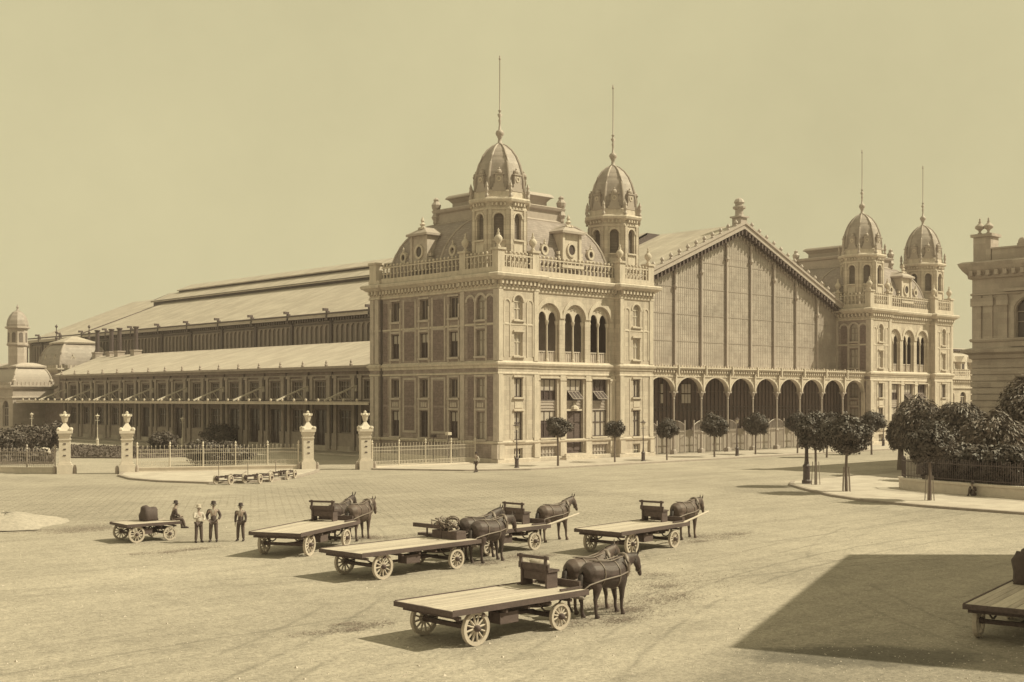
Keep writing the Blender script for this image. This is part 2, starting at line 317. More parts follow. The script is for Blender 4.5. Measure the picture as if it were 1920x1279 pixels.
def build_each(mb, name, m, parent, g=1, limit=100):
    """every g consecutive pieces of the builder become one part; past the limit the rest is one part"""
    K = mb.k + [(len(mb.v), len(mb.f))]; out = []
    for i in range(0, len(mb.k), g):
        last = len(out) + 1 >= limit and i + g < len(mb.k)
        j = len(mb.k) if last else min(i + g, len(mb.k))
        q = MB(); v0 = K[i][0]; q.v = mb.v[v0:K[j][0]]; q.f = [tuple(x - v0 for x in f) for f in mb.f[K[i][1]:K[j][1]]]
        o = q.build(name, m, parent); out.append(o)
        if last: o['kind'] = 'stuff'; break
    return out

class Frame:
    """u runs along the wall, d outward from it, z up"""
    def __init__(s, o, U, N): s.o = Vector(o); s.U = Vector(U); s.N = Vector(N); s.rot = math.atan2(s.N.x, -s.N.y)
    def __call__(s, u, d, z):
        p = s.o + s.U * u + s.N * d; return (p.x, p.y, z)

def front(y): return Frame((0, y, 0), (1, 0, 0), (0, -1, 0))
def side(x): return Frame((x, 0, 0), (0, 1, 0), (-1, 0, 0))

def wall(mb, F, u0, u1, z0, z1, holes, depth=0.3):
    us = {u0, u1}; zs = {z0, z1}
    for a, b, c, d, r in holes: us |= {a, b}; zs |= {c, d + r}
    us = sorted(us); zs = sorted(zs)
    for i in range(len(us) - 1):
        um = (us[i] + us[i + 1]) / 2
        for j in range(len(zs) - 1):
            zm = (zs[j] + zs[j + 1]) / 2
            if any(a < um < b and c < zm < d + r for a, b, c, d, r in holes): continue
            mb.quad(F(us[i], 0, zs[j]), F(us[i + 1], 0, zs[j]), F(us[i + 1], 0, zs[j + 1]), F(us[i], 0, zs[j + 1]))
    for a, b, c, d, r in holes:
        mb.quad(F(a, 0, c), F(a, -depth, c), F(a, -depth, d), F(a, 0, d))
        mb.quad(F(b, 0, c), F(b, 0, d), F(b, -depth, d), F(b, -depth, c))
        mb.quad(F(a, 0, c), F(b, 0, c), F(b, -depth, c), F(a, -depth, c))
        if r <= 0: mb.quad(F(a, 0, d), F(a, -depth, d), F(b, -depth, d), F(b, 0, d))
        else:
            n = 10; m = (a + b) / 2; wv = (b - a) / 2
            P = [(m + wv * math.cos(pi * (1 - k / n)), d + r * math.sin(pi * (1 - k / n))) for k in range(n + 1)]
            for k in range(n):
                (ua, za), (ub, zb) = P[k], P[k + 1]
                mb.quad(F(ua, 0, za), F(ub, 0, zb), F(ub, -depth, zb), F(ua, -depth, za))
                mb.quad(F(ua, 0, za), F(ua, 0, d + r), F(ub, 0, d + r), F(ub, 0, zb))

def arch_pts(wd, h, rise, n=8):
    P = [(-wd / 2, 0), (wd / 2, 0), (wd / 2, h)]
    if rise > 0: P += [(wd / 2 * math.cos(pi * k / n), h + rise * math.sin(pi * k / n)) for k in range(1, n)]
    P += [(-wd / 2, h)]
    return P

WC = {}
def window(parent, F, u, z0, z1, wd, rise=0.0, depth=0.25, style='dark', nm=2, nt_=(0.62,), fm='lightiron', name='window'):
    h = z1 - z0; key = (round(wd, 3), round(h, 3), round(rise, 3), style, nm, nt_, fm)
    if key not in WC:
        mb = MB(); t = 0.09
        mb.box(-wd / 2, -wd / 2 + t, -0.05, 0.05, 0, h); mb.box(wd / 2 - t, wd / 2, -0.05, 0.05, 0, h)
        mb.box(-wd / 2 + t, wd / 2 - t, -0.05, 0.05, 0, t)
        if rise <= 0: mb.box(-wd / 2 + t, wd / 2 - t, -0.05, 0.05, h - t, h)
        else: mb.box(-wd / 2 + t, wd / 2 - t, -0.05, 0.05, h - t / 2, h + t / 2)
        for i in range(1, nm):
            x = -wd / 2 + wd * i / nm; mb.box(x - 0.04, x + 0.04, -0.045, 0.045, t, h - t)
        for q in nt_: mb.box(-wd / 2 + t, wd / 2 - t, -0.04, 0.04, h * q - 0.04, h * q + 0.04)
        fr = mb.mesh('window', fm)
        P = arch_pts(wd, h, rise)
        pb = MB(); pb.prism([(x, 0.03, z) for x, z in P], (0, 0.03, 0))
        pm = pb.mesh('pane', 'panelight' if style == 'light' else 'pane')
        bl = None
        if style == 'half':
            q = MB(); q.box(-wd / 2 + t, wd / 2 - t, 0.0, 0.02, h * 0.62 + 0.04, h - t); bl = q.mesh('blind', 'panelight')
        if style == 'panel':
            q = MB(); q.box(-wd / 2 + t, wd / 2 - t, 0.0, 0.02, h * 0.45, h - t); bl = q.mesh('blind', 'panelight')
        WC[key] = (fr, pm, bl)
    fr, pm, bl = WC[key]
    o = bpy.data.objects.new(name, fr); C.objects.link(o); o.parent = parent
    o.location = F(u, -depth, z0); o.rotation_euler = (0, 0, F.rot)
    p = bpy.data.objects.new('pane', pm); C.objects.link(p); p.parent = o
    if bl: q = bpy.data.objects.new('blind', bl); C.objects.link(q); q.parent = o
    return o

def thing(name, label, cat, loc=(0, 0, 0), rotz=0, group=None):
    o = bpy.data.objects.new(name, None); C.objects.link(o); o.location = loc; o.rotation_euler = (0, 0, rotz)
    o.empty_display_size = 0.3
    o['label'] = label; o['category'] = cat
    if group: o['group'] = group
    return o
def tag(o, label, cat, group=None, kind=None):
    if label: o['label'] = label; o['category'] = cat
    if group: o['group'] = group
    if kind: o['kind'] = kind
    return o
def struct(o): o['kind'] = 'structure'; return o
KIDS = {}
def kids(o): return [c for c in C.objects if c.parent == o]
def copy_tree(o, parent=None):
    c = o.copy(); C.objects.link(c)
    if parent is not None: c.parent = parent
    for ch in list(o.children): copy_tree(ch, c)
    return c
def copy_thing(o, loc, rotz=0, label=None, scale=None):
    bpy.context.view_layer.update()
    c = copy_tree(o); c.location = loc; c.rotation_euler = (0, 0, rotz)
    if label: c['label'] = label
    if scale: c.scale = (scale,) * 3
    return c

FN = [(0, 0), (0.16, 0), (0.2, 0.1), (0.1, 0.2), (0.12, 0.3), (0.28, 0.5), (0.32, 0.72), (0.2, 0.9), (0.1, 0.98), (0.14, 1.06), (0.05, 1.2), (0.09, 1.3), (0.02, 1.42), (0, 1.45)]
def urn(mb, x, y, z, s=1.0, n=10):
    mb.lathe(x, y, [(r * s + 0.001, z + h * s) for r, h in FN], n)

# ------------------------------------------------------------------ the corner pavilion
def balustrade(mb, F, u0, u1, z0, z1, d=0.0):
    n = max(2, round((u1 - u0) / 0.56)); st = (u1 - u0) / n
    mb.fbox(F, u0, u1, d - 0.14, d + 0.10, z0, z0 + 0.14)
    zt = z1 - 0.32
    mb.fbox(F, u0, u1, d - 0.10, d + 0.06, zt - 0.12, zt)
    zm = z0 + 0.14 + (zt - z0 - 0.26) * 0.45
    for i in range(n):
        u = u0 + st * (i + 0.5)
        mb.fbox(F, u - 0.055, u + 0.055, d - 0.08, d + 0.05, z0 + 0.14, zt - 0.12)
        mb.fbox(F, u - st / 2, u - 0.055, d - 0.06, d + 0.03, zm - 0.05, zm + 0.05)
        mb.fbox(F, u + 0.055, u + st * 0.3, d - 0.06, d + 0.03, zm + 0.27, zm + 0.37)
        p = F(u, d - 0.02, zt + 0.15); mb.ball(p, 0.15, 6, 4)

def oculus(F, u, z, d, parent, s=1.0):
    mb = MB(); mb.ring(F, u, z, d - 0.5 * s, d + 0.12 * s, 0.34 * s, 0.58 * s, 12)
    mb.fbox(F, u - 0.75 * s, u + 0.75 * s, d - 0.4 * s, d + 0.08 * s, z - 0.95 * s, z - 0.72 * s)
    p = F(u, d, z + 0.66 * s); mb.lathe(p[0], p[1], [(0.2 * s, p[2]), (0.1 * s, p[2] + 0.2 * s), (0.13 * s, p[2] + 0.35 * s), (0.02, p[2] + 0.6 * s)], 6)
    o = mb.build('lucarne', 'trim', parent)
    pb = MB(); n = 12; pb.quad(*[F(u + 0.36 * s * math.cos(2 * pi * k / n), d - 0.1 * s, z + 0.41 * s * math.sin(2 * pi * k / n)) for k in range(n)])
    pb.build('pane', 'pane', o)

def dormer(parent, F, u, z0, d0, mt):
    """stone attic dormer with an oval window, low tented roof and finial"""
    mb = MB(); h = 3.2; wd = 1.35
    mb.fbox(F, u - wd, u + wd, d0 - 3.4, d0, z0, z0 + h)
    for s_ in (-1, 1): mb.fbox(F, u + s_ * (wd - 0.16) - 0.16, u + s_ * (wd - 0.16) + 0.16, d0, d0 + 0.14, z0, z0 + h)
    mb.fbox(F, u - wd - 0.2, u + wd + 0.2, d0 - 0.3, d0 + 0.3, z0 - 0.25, z0 + 0.05)
    for k in range(3): # scroll buttresses
        for s_ in (-1, 1): mb.fbox(F, u + s_ * (wd + 0.2) - 0.2, u + s_ * (wd + 0.2) + 0.2, d0 - 0.4 + 0.02 * k, d0 - 0.05, z0 + 0.05 + 0.5 * k, z0 + 0.5 + 0.5 * k - 0.06 * k)
    o = mb.build('dormer', mt, parent)
    r = MB(); zt = z0 + h
    r.fbox(F, u - wd - 0.3, u + wd + 0.3, d0 - 3.6, d0 + 0.45, zt, zt + 0.22)
    a = [F(u - wd - 0.3, d0 + 0.45, zt + 0.22), F(u + wd + 0.3, d0 + 0.45, zt + 0.22), F(u + wd + 0.3, d0 - 3.6, zt + 0.22), F(u - wd - 0.3, d0 - 3.6, zt + 0.22)]
    b = [F(u, d0 - 0.6, zt + 0.95), F(u, d0 - 3.2, zt + 0.95)]
    r.quad(a[0], a[1], b[0]); r.quad(a[1], a[2], b[1], b[0]); r.quad(a[2], a[3], b[1]); r.quad(a[3], a[0], b[0], b[1])
    r.build('roof', 'rib', o)
    f = MB(); p = F(u, d0 - 0.4, zt + 0.7)
    f.lathe(p[0], p[1], [(0.3, p[2]), (0.16, p[2] + 0.3), (0.3, p[2] + 0.5), (0.1, p[2] + 0.7), (0.2, p[2] + 0.85), (0.03, p[2] + 1.25)], 8)
    for s_ in (-0.35, 0.35):
        q = F(u + s_, d0 - 0.3, zt + 0.6); f.ball((q[0], q[1], q[2] + 0.15), 0.2, 6, 4)
    f.build('finial', 'trim', o)
    q = MB(); q.ring(F, u, z0 + 1.6, d0, d0 + 0.14, 0.46, 0.66, 14); q.build('window_surround', 'trim', o)
    pb = MB(); pb.quad(*[F(u + 0.5 * math.cos(2 * pi * k / 14), d0 + 0.03, z0 + 1.6 + 0.57 * math.sin(2 * pi * k / 14)) for k in range(14)]); pb.build('pane', 'pane', o)

def turret(parent, cx, cy):
    ph = rad(22.5); Rr = 2.75; ap = Rr * math.cos(pi / 8); hw = Rr * math.sin(pi / 8)
    mb = MB(); pan = MB(); sill = MB()
    for k in range(8):
        a = pi / 4 * k; N = (math.cos(a), math.sin(a), 0); U = (-math.sin(a), math.cos(a), 0)
        F = Frame((N[0] * ap, N[1] * ap, 0), U, N)
        wall(mb, F, -hw, hw, 17.9, 24.3, [(-0.46, 0.46, 21.2, 23.2, 0.46)], 0.35)
        P = arch_pts(0.96, 2.0, 0.46); pan.quad(*[F(x, -0.33, 21.2 + z) for x, z in P])
        for s_ in (-1, 1): mb.fbox(F, s_ * (hw - 0.2) - 0.17, s_ * (hw - 0.2) + 0.17, 0, 0.1, 20.0, 24.0)
        sill.fbox(F, -0.65, 0.65, 0, 0.16, 21.02, 21.18)
        
        for j in range(8):
            a0 = pi * j / 8; a1 = pi * (j + 1) / 8; p = [F(r * math.cos(b_), 0, 23.2 + r * math.sin(b_)) for b_ in (a0, a1) for r in (0.5, 0.66)]
            sill.prism([p[0], p[1], p[3], p[2]], tuple(0.08 * c_ for c_ in N))
        sill.fbox(F, -0.55, 0.55, 0, 0.06, 20.0, 20.7)
        for q in (-0.6, -0.2, 0.2, 0.6): sill.fbox(F, q - 0.08, q + 0.08, 0.05, 0.3, 24.35, 24.6)
    o = mb.build('turret', 'stone', parent, loc=(cx, cy, 0))
    pan.build('louvre', 'louvre', o); build_each(sill, 'window_trim', 'trim', o, 14)
    c = MB(); c.lathe(0, 0, [(2.7, 17.9), (2.95, 17.95), (2.95, 19.5), (2.78, 19.7), (2.7, 19.9)], 8, ph); c.build('base_moulding', 'trim', o); c = MB()
    c.lathe(0, 0, [(2.7, 23.95), (2.85, 24.0), (2.85, 24.15), (2.72, 24.25), (2.72, 24.55), (3.12, 24.75), (3.2, 24.95), (3.12, 25.1), (2.7, 25.2), (2.66, 25.75), (2.55, 25.9), (2.3, 25.95)], 8, ph)
    c.build('cornice', 'trim', o)
    prof = [(2.42, 25.75), (2.5, 26.2), (2.46, 26.9), (2.32, 27.7), (2.08, 28.5), (1.72, 29.3), (1.25, 29.95), (0.72, 30.4), (0.3, 30.62)]
    d = MB(); d.lathe(0, 0, prof, 8, ph); do = d.build('dome', 'domelead', o)
    rb = MB()
    for k in range(8):
        a = ph + pi / 4 * k
        rb.tube([((r + 0.02) * math.cos(a), (r + 0.02) * math.sin(a), z) for r, z in prof], [0.125] * 5 + [0.115, 0.1, 0.09, 0.08], 6)
        rb.lathe(2.95 * math.cos(a), 2.95 * math.sin(a), [(0.16, 25.0), (0.2, 25.3), (0.1, 25.5), (0.2, 25.8), (0.14, 26.05), (0.17, 26.2), (0.02, 26.6)], 6)
    rb.build('rib', 'rib', do)
    lc = MB(); lp = MB()
    for k in range(8):
        a = pi / 4 * k; N = (math.cos(a), math.sin(a), 0); U = (-math.sin(a), math.cos(a), 0)
        F = Frame((N[0] * 2.2, N[1] * 2.2, 0), U, N)
        for wv, za, zb in ((0.66, 25.75, 26.1), (0.5, 26.1, 26.45), (0.38, 26.45, 27.3)): lc.fbox(F, -wv, wv, -0.3, 0.3, za, zb)
        lc.fbox(F, -0.48, 0.48, -0.3, 0.38, 27.3, 27.42); p = F(0, 0.1, 27.42)
        lc.ball((p[0], p[1], p[2] + 0.16), 0.27, 8, 5); lc.ball((p[0], p[1], p[2] + 0.5), 0.1, 6, 4)
        lp.ring(F, 0, 26.9, 0.28, 0.36, 0.14, 0.24, 8)
    lo = lc.build('lucarne', 'rib', do); lp.build('lucarne_ring', 'trim', lo) if False else lp.build('lucarne_ring', 'trim', do)
    s = MB()
    s.lathe(0, 0, [(0.34, 30.5), (0.42, 30.65), (0.2, 30.8), (0.17, 31.2), (0.26, 31.3), (0.24, 31.35), (0.36, 31.5), (0.42, 31.7), (0.34, 31.9), (0.14, 32.05), (0.09, 32.6), (0.15, 32.95), (0.07, 33.1),
                   (0.25, 33.5), (0.12, 33.55), (0.08, 33.75), (0.18, 33.85), (0.06, 33.98), (0.05, 36), (0.042, 38.75), (0.10, 38.82), (0.11, 38.9), (0.05, 38.98), (0.07, 39.1), (0.015, 39.25)], 10)
    s.build('spire', 'rib', do, smooth=True)
    return o

def mansard_pts(x0, x1, y0, y1, a, z0, h, n=9):
    out = []
    for i in range(n + 1):
        t = pi / 2 * i / n * 0.93
        k = a * (1 - math.cos(t)) / (1 - math.cos(pi / 2 * 0.93)); z = z0 + h * math.sin(t) / math.sin(pi / 2 * 0.93)
        out.append((k, z))
    return out
def mansard(mb, x0, x1, y0, y1, a, z0, h):
    R_ = []
    for k, z in mansard_pts(x0, x1, y0, y1, a, z0, h): R_.append([(x0 + k, y0 + k, z), (x1 - k, y0 + k, z), (x1 - k, y1 - k, z), (x0 + k, y1 - k, z)])
    for i in range(len(R_) - 1):
        for j in range(4): mb.quad(R_[i][j], R_[i][(j + 1) % 4], R_[i + 1][(j + 1) % 4], R_[i + 1][j])
    mb.quad(*R_[-1])
    return R_

def make_pavilion(label):
    T = thing('corner_pavilion', label, 'building', (0, 0, 0))
    T['group'] = 'domed corner pavilions of the station'
    Wd, Dp = 22.2, 19.7
    F0 = front(0); F1 = front(0.7); S0 = side(0); S1 = side(0.25)
    # --- lit front walls
    mb = MB()
    def tower_holes(c): return [(c - 0.56, c + 0.56, 0.15, 1.45, 0), (c - 0.56, c + 0.56, 2.2, 4.85, 0), (c - 0.56, c + 0.56, 6.26, 8.05, 0), (c - 0.56, c + 0.56, 10.16, 12.3, 0), (c - 0.56, c + 0.56, 13.57, 15.3, 0.56)]
    wall(mb, F0, 0, 5.2, 0, 17.9, tower_holes(2.62)); wall(mb, F0, 17, 22.2, 0, 17.9, tower_holes(19.6))
    cen = (7.42, 11.1, 14.78)
    hol = []
    for c in cen: hol.append((c - 1.45, c + 1.45, 9.75, 14.0, 1.4))
    for c in (cen[0], cen[2]): hol += [(c - 1.15, c + 1.15, 2.3, 8.05, 0), (c - 1.15, c + 1.15, 0.12, 1.5, 0)]
    hol.append((cen[1] - 1.2, cen[1] + 1.2, 0.7, 8.05, 0))
    wall(mb, F1, 5.2, 17, 0, 17.9, hol, 0.5)
    mb.quad((5.2, 0, 0), (5.2, 0.7, 0), (5.2, 0.7, 17.9), (5.2, 0, 17.9)); mb.quad((17, 0, 0), (17, 0.7, 0), (17, 0.7, 17.9), (17, 0, 17.9))
    mb.build('front_wall', 'stone', T)
    # --- shaded side wall
    mb = MB()
    ch = [(1.85, 2.95, 2.29, 4.85, 0), (1.85, 2.95, 6.26, 8.05, 0), (1.85, 2.95, 10.16, 12.6, 0), (1.85, 2.95, 13.57, 15.35, 0.55)]
    wall(mb, S0, 0, 5.4, 0, 17.9, ch)
    mid = (6.6, 11.12, 15.72); mh = []
    for c in mid: mh += [(c - 0.64, c + 0.64, 2.29, 4.88, 0), (c - 0.64, c + 0.64, 6.22, 8.06, 0), (c - 0.64, c + 0.64, 10.18, 12.62, 0), (c - 0.64, c + 0.64, 13.97, 16.0, 0), (c - 0.64, c + 0.64, 0.3, 1.25, 0)]
    wall(mb, S1, 5.4, 18.1, 0, 17.9, mh); wall(mb, S0, 18.1, 19.7, 0, 17.9, [])
    for y in (5.4, 18.1): mb.quad((0, y, 0), (0.25, y, 0), (0.25, y, 17.9), (0, y, 17.9))
    mb.quad((22.2, 0, 0), (22.2, 19.7, 0), (22.2, 19.7, 17.9), (22.2, 0, 17.9)); mb.quad((0, 19.7, 0), (22.2, 19.7, 0), (22.2, 19.7, 17.9), (0, 19.7, 17.9))
    mb.build('side_wall', 'brickwall', T)
    mb = MB(); mb.box(0.4, 21.9, 0.9, 19.4, 17.75, 17.9); mb.build('flat_roof', 'rib', T)
    # floors closing the inside behind the glass
    mb = MB(); mb.box(0.75, 21.5, 5.3, 19.2, 0.1, 17.6); mb.box(0.75, 5.0, 1.3, 5.3, 0.1, 17.6); mb.box(17.2, 21.5, 1.3, 5.3, 0.1, 17.6)
    mb.box(5.0, 17.2, 1.6, 5.3, 0.1, 8.6); mb.box(5.0, 17.2, 1.4, 5.3, 16.0, 17.6); mb.build('inner_core', 'dark', T)
    # --- mouldings that run round the whole block
    path = [(0, 0), (5.2, 0), (5.2, 0.7), (17, 0.7), (17, 0), (22.2, 0), (22.2, 19.7), (0, 19.7), (0, 18.1), (0.25, 18.1), (0.25, 5.4), (0, 5.4)]
    def mould(prof, name, m='trim'):
        q = MB(); q.sweep(path, prof); return q.build(name, m, T)
    mould([(0, 0), (0.22, 0), (0.22, 0.45), (0.14, 0.5), (0, 0.5)], 'footing')
    mould([(0, 1.82), (0.1, 1.85), (0.16, 1.98), (0.16, 2.06), (0, 2.14)], 'plinth_moulding')
    mould([(0, 8.42), (0.08, 8.45), (0.08, 8.56), (0, 8.62)], 'string_course')
    mould([(0, 9.0), (0.1, 9.03), (0.12, 9.25), (0.26, 9.32), (0.3, 9.5), (0.12, 9.58), (0, 9.7)], 'belt_course')
    for pth in ([(0, 19.7), (0, 18.1), (0.25, 18.1), (0.25, 5.4), (0, 5.4), (0, 0), (5.2, 0)], [(17, 0), (22.2, 0), (22.2, 4)]):
        q = MB(); q.sweep(pth, [(0, 13.05), (0.05, 13.07), (0.05, 13.2), (0, 13.24)], False); q.build('impost_band', 'trim', T)
    mould([(0, 16.35), (0.12, 16.4), (0.12, 16.55), (0.05, 16.6), (0.05, 16.8), (0, 16.8)], 'frieze_moulding')
    mould([(0, 17.2), (0.3, 17.25), (0.55, 17.45), (0.72, 17.55), (0.78, 17.78), (0.6, 17.9), (0, 18.0)], 'cornice')
    mould([(-0.3, 18.0), (0.12, 18.0), (0.12, 18.35), (-0.3, 18.35)], 'parapet')
    # brackets
    q = MB()
    def brk(F, u0, u1):
        n = round((u1 - u0) / 0.52)
        for i in range(n):
            u = u0 + (u1 - u0) * (i + 0.5) / n; q.fbox(F, u - 0.12, u + 0.12, 0.0, 0.42, 16.86, 17.22); q.fbox(F, u - 0.1, u + 0.1, 0.0, 0.2, 16.72, 16.86)
    brk(F0, 0, 5.2); brk(F1, 5.2, 17); brk(F0, 17, 22.2); brk(S0, 0, 5.4); brk(S1, 5.4, 18.1); brk(S0, 18.1, 19.7)
    build_each(q, 'cornice_bracket', 'trim', T, 2)
    # balustrades and their pedestals
    def bal(F, u0, u1): q = MB(); balustrade(q, F, u0, u1, 18.35, 20.0); q.build('balustrade', 'trim', T)
    bal(F0, 0.75, 4.5); bal(F1, 5.3, 16.9); bal(F0, 17.75, 21.4); bal(S0, 0.75, 4.6); bal(S1, 5.4, 18.0)
    ped = [(0.33, 0.33), (4.85, 0.33), (17.35, 0.33), (21.85, 0.33), (0.33, 4.98), (0.33, 19.0), (21.85, 4.98)]
    for i, (x, y) in enumerate(ped):
        q = MB(); s = 0.42; q.box(x - s, x + s, y - s, y + (s if i != 5 else 0.7), 18.35, 20.05); q.box(x - s - 0.12, x + s + 0.12, y - s - 0.12, y + s + (0.12 if i != 5 else 0.4), 20.05, 20.25)
        po = q.build('pedestal', 'trim', T)
        if i != 5:
            u_ = MB(); urn(u_, x, y, 20.25, 1.25); u_.build('urn', 'trim', po, smooth=True)
    # --- windows of the two front towers
    for c in (2.62, 19.6):
        window(T, F0, c, 0.15, 1.45, 1.12, style='dark', nm=3, nt_=(0.5,)); window(T, F0, c, 2.2, 4.85, 1.12, style='light', fm='darkiron'); window(T, F0, c, 6.26, 8.05, 1.12, style='light', fm='darkiron', nt_=())
        window(T, F0, c, 10.16, 12.3, 1.12, style='light'); window(T, F0, c, 13.57, 15.3, 1.12, 0.56, style='light')
    sl = MB(); hd_ = MB(); av = MB(); ns = MB(); ps = MB()
    for c in (2.62, 19.6):
        for z in (2.2, 6.26, 10.16, 13.57): sl.fbox(F0, c - 0.75, c + 0.75, 0, 0.2, z - 0.16, z)
        for z in (4.85, 8.05, 12.3): hd_.fbox(F0, c - 0.7, c + 0.7, 0, 0.16, z + 0.12, z + 0.28)
        hd_.fbox(F0, c - 0.5, c + 0.5, 0, 0.05, 5.25, 5.85)
        # archivolt and the two flanking blind niches
        for cc, r0, r1, zz in ((c, 0.6, 0.8, 15.3), (c - 1.5, 0.32, 0.46, 15.1), (c + 1.5, 0.32, 0.46, 15.1)):
            for k in range(10):
                a0 = pi * k / 10; a1 = pi * (k + 1) / 10
                p = [F0(cc + r * math.cos(a), 0.0, zz + r * math.sin(a)) for a in (a0, a1) for r in (r0, r1)]
                av.prism([p[0], p[1], p[3], p[2]], (0, -0.07, 0))
        for cc in (c - 1.5, c + 1.5):
            for s_ in (-0.39, 0.39): ns.fbox(F0, cc + s_ - 0.07, cc + s_ + 0.07, 0, 0.06, 10.1, 15.1)
        for cc in (c - 1.5, c + 1.5):
            for s_ in (-0.45, 0.45): ns.fbox(F0, cc + s_ - 0.05, cc + s_ + 0.05, 0, 0.05, 2.4, 8.2)
    for u in (0.28, 4.92, 17.28, 21.92): ps.fbox(F0, u - 0.28, u + 0.28, 0, 0.1, 2.14, 8.42); ps.fbox(F0, u - 0.28, u + 0.28, 0, 0.1, 9.7, 16.35); ps.fbox(F0, u - 0.34, u + 0.34, 0, 0.24, 0.5, 1.82)
    build_each(sl, 'window_sill', 'trim', T); build_each(hd_, 'window_hood', 'trim', T); build_each(av, 'archivolt', 'trim', T, 10); build_each(ns, 'niche_jamb', 'trim', T); build_each(ps, 'corner_strip', 'trim', T, 3)
    # --- centre bay: three paired-arch loggia openings
    for c in cen:
        lg = MB()
        # tracery: two round arches on colonnettes under the segmental head
        Fi = front(0.95)
        th = [(c - 1.28, c - 0.12, 9.75, 13.6, 0.62), (c + 0.12, c + 1.28, 9.75, 13.6, 0.62)]
        P = [(c + 1.45 * math.cos(pi * k / 16), 14.0 + 1.4 * math.sin(pi * k / 16)) for k in range(17)]
        # head plate
        P = [(c + 1.45 * math.cos(pi * k / 40), 14.0 + 1.4 * math.sin(pi * k / 40)) for k in range(41)]
        for k in range(40):
            (ua, za), (ub, zb) = P[k], P[k + 1]
            def low(u):
                for cc in (c - 0.7, c + 0.7):
                    if abs(u - cc) < 0.58: return 13.75 + math.sqrt(max(0, 0.58 ** 2 - (u - cc) ** 2)) * 1.5
                return 13.75
            la, lb = low(ua), low(ub)
            lg.prism([Fi(ua, 0, min(la, za)), Fi(ub, 0, min(lb, zb)), Fi(ub, 0, zb), Fi(ua, 0, za)], (0, 0.16, 0))
        for k in range(3): lg.ring(Fi, c - 0.26 + 0.26 * k, 14.95 + (0.1 if k == 1 else 0), 0.0, 0.07, 0.05, 0.1, 8)
        for u in (c - 1.33, c, c + 1.33):
            p = Fi(u, -0.08, 0); lg.lathe(p[0], p[1], [(0.17, 9.75), (0.17, 9.95), (0.1, 10.05), (0.095, 13.3), (0.12, 13.35), (0.2, 13.65), (0.2, 13.78)], 8)
        lo = lg.build('loggia_arch', 'trim', T)
        bb = MB(); bb.fbox(Fi, c - 1.3, c + 1.3, -0.25, -0.12, 10.68, 10.8)
        for k in range(9): bb.fbox(Fi, c - 1.22 + 0.305 * k - 0.05, c - 1.22 + 0.305 * k + 0.05, -0.22, -0.15, 9.75, 10.68)
        bb.fbox(Fi, c - 1.3, c + 1.3, -0.3, -0.2, 9.75, 10.6)
        bb.build('loggia_railing', 'sidetrim', lo)
        hood = MB()
        for k in range(14):
            a0 = pi * k / 14; a1 = pi * (k + 1) / 14
            p = [F1(c + rr * math.cos(a), 0, 14.0 + rz * math.sin(a)) for a in (a0, a1) for rr, rz in ((1.5, 1.45), (1.84, 1.95))]
            hood.prism([p[0], p[1], p[3], p[2]], (0, -0.1, 0))
        hood.build('hood_arch', 'trim', lo)
    bw_ = MB(); bw_.fbox(front(0), 5.3, 16.9, -5.2, -5.0, 9.7, 16.0); bw_.build('loggia_back_wall', 'loggia', T)
    fl = MB(); fl.box(5.2, 17, 1.2, 5.2, 9.55, 9.68); fl.build('loggia_floor', 'sidetrim', T)
    # ground floor of the centre bay
    for i, c in enumerate(cen):
        sp = MB(); sp.fbox(F1, c - 1.15, c + 1.15, -0.42, -0.28, 4.95, 5.9)
        for z in (4.95, 5.2, 5.5, 5.82): sp.fbox(F1, c - 1.15, c + 1.15, -0.28, -0.22, z, z + 0.1)
        sp.build('spandrel_panel', 'iron', T)
        window(T, F1, c, 5.95, 8.05, 2.3, depth=0.32, style=('panel', 'panel', 'dark')[i], nm=3, nt_=(0.45,), fm='darkiron')
        if i != 1:
            window(T, F1, c, 2.3, 4.95, 2.3, depth=0.32, style=('half', 'dark', 'light')[i], nm=3, nt_=(0.55,), fm='darkiron')
            window(T, F1, c, 0.12, 1.5, 2.3, depth=0.25, style='light', nm=5, nt_=(0.5,), fm='iron')
        else:
            dr = MB(); dr.fbox(F1, c - 1.2, c + 1.2, -0.45, -0.34, 0.7, 4.95)
            for s_ in (-1, 1):
                for z0_, z1_ in ((0.95, 1.9), (2.1, 3.6), (3.8, 4.7)):
                    dr.fbox(F1, c + s_ * 0.6 - 0.42, c + s_ * 0.6 + 0.42, -0.34, -0.28, z0_, z1_)
            dr.build('door', 'wooddark', T)
            hd = MB(); hd.fbox(F1, c - 1.35, c + 1.35, -0.3, -0.1, 4.9, 5.08); p = F1(c, -0.15, 5.08); hd.lathe(p[0], p[1], [(0.5, 5.08), (0.42, 5.3), (0.15, 5.5), (0.18, 5.62), (0.02, 5.8)], 8); hd.build('door_hood', 'trim', T)
        if i > 0:
            vb = MB(); a = [F1(c - 0.75, -0.3, 6.85), F1(c + 0.75, -0.3, 6.85), F1(c + 0.9, 0.35, 6.1), F1(c - 0.6, 0.35, 6.1)]
            for k in range(4):
                t = k / 3; vb.beam(Vector(a[0]).lerp(Vector(a[1]), t), Vector(a[3]).lerp(Vector(a[2]), t), 0.07, 0.05)
            vb.beam(a[3], a[2], 0.06, 0.06); vb.beam(a[0], a[1], 0.06, 0.06)
            vo = vb.build('tilted_sash', 'iron', T); vp = MB(); vp.quad(*a); vp.build('pane', 'pane', vo)
    dres = MB(); dh = MB()
    for u in (5.62, 9.26, 12.94, 16.58):
        dres.fbox(F1, u - 0.36, u + 0.36, 0, 0.14, 2.14, 8.42); dres.fbox(F1, u - 0.44, u + 0.44, 0, 0.2, 7.9, 8.15); dres.fbox(F1, u - 0.42, u + 0.42, 0, 0.22, 0.5, 1.82)
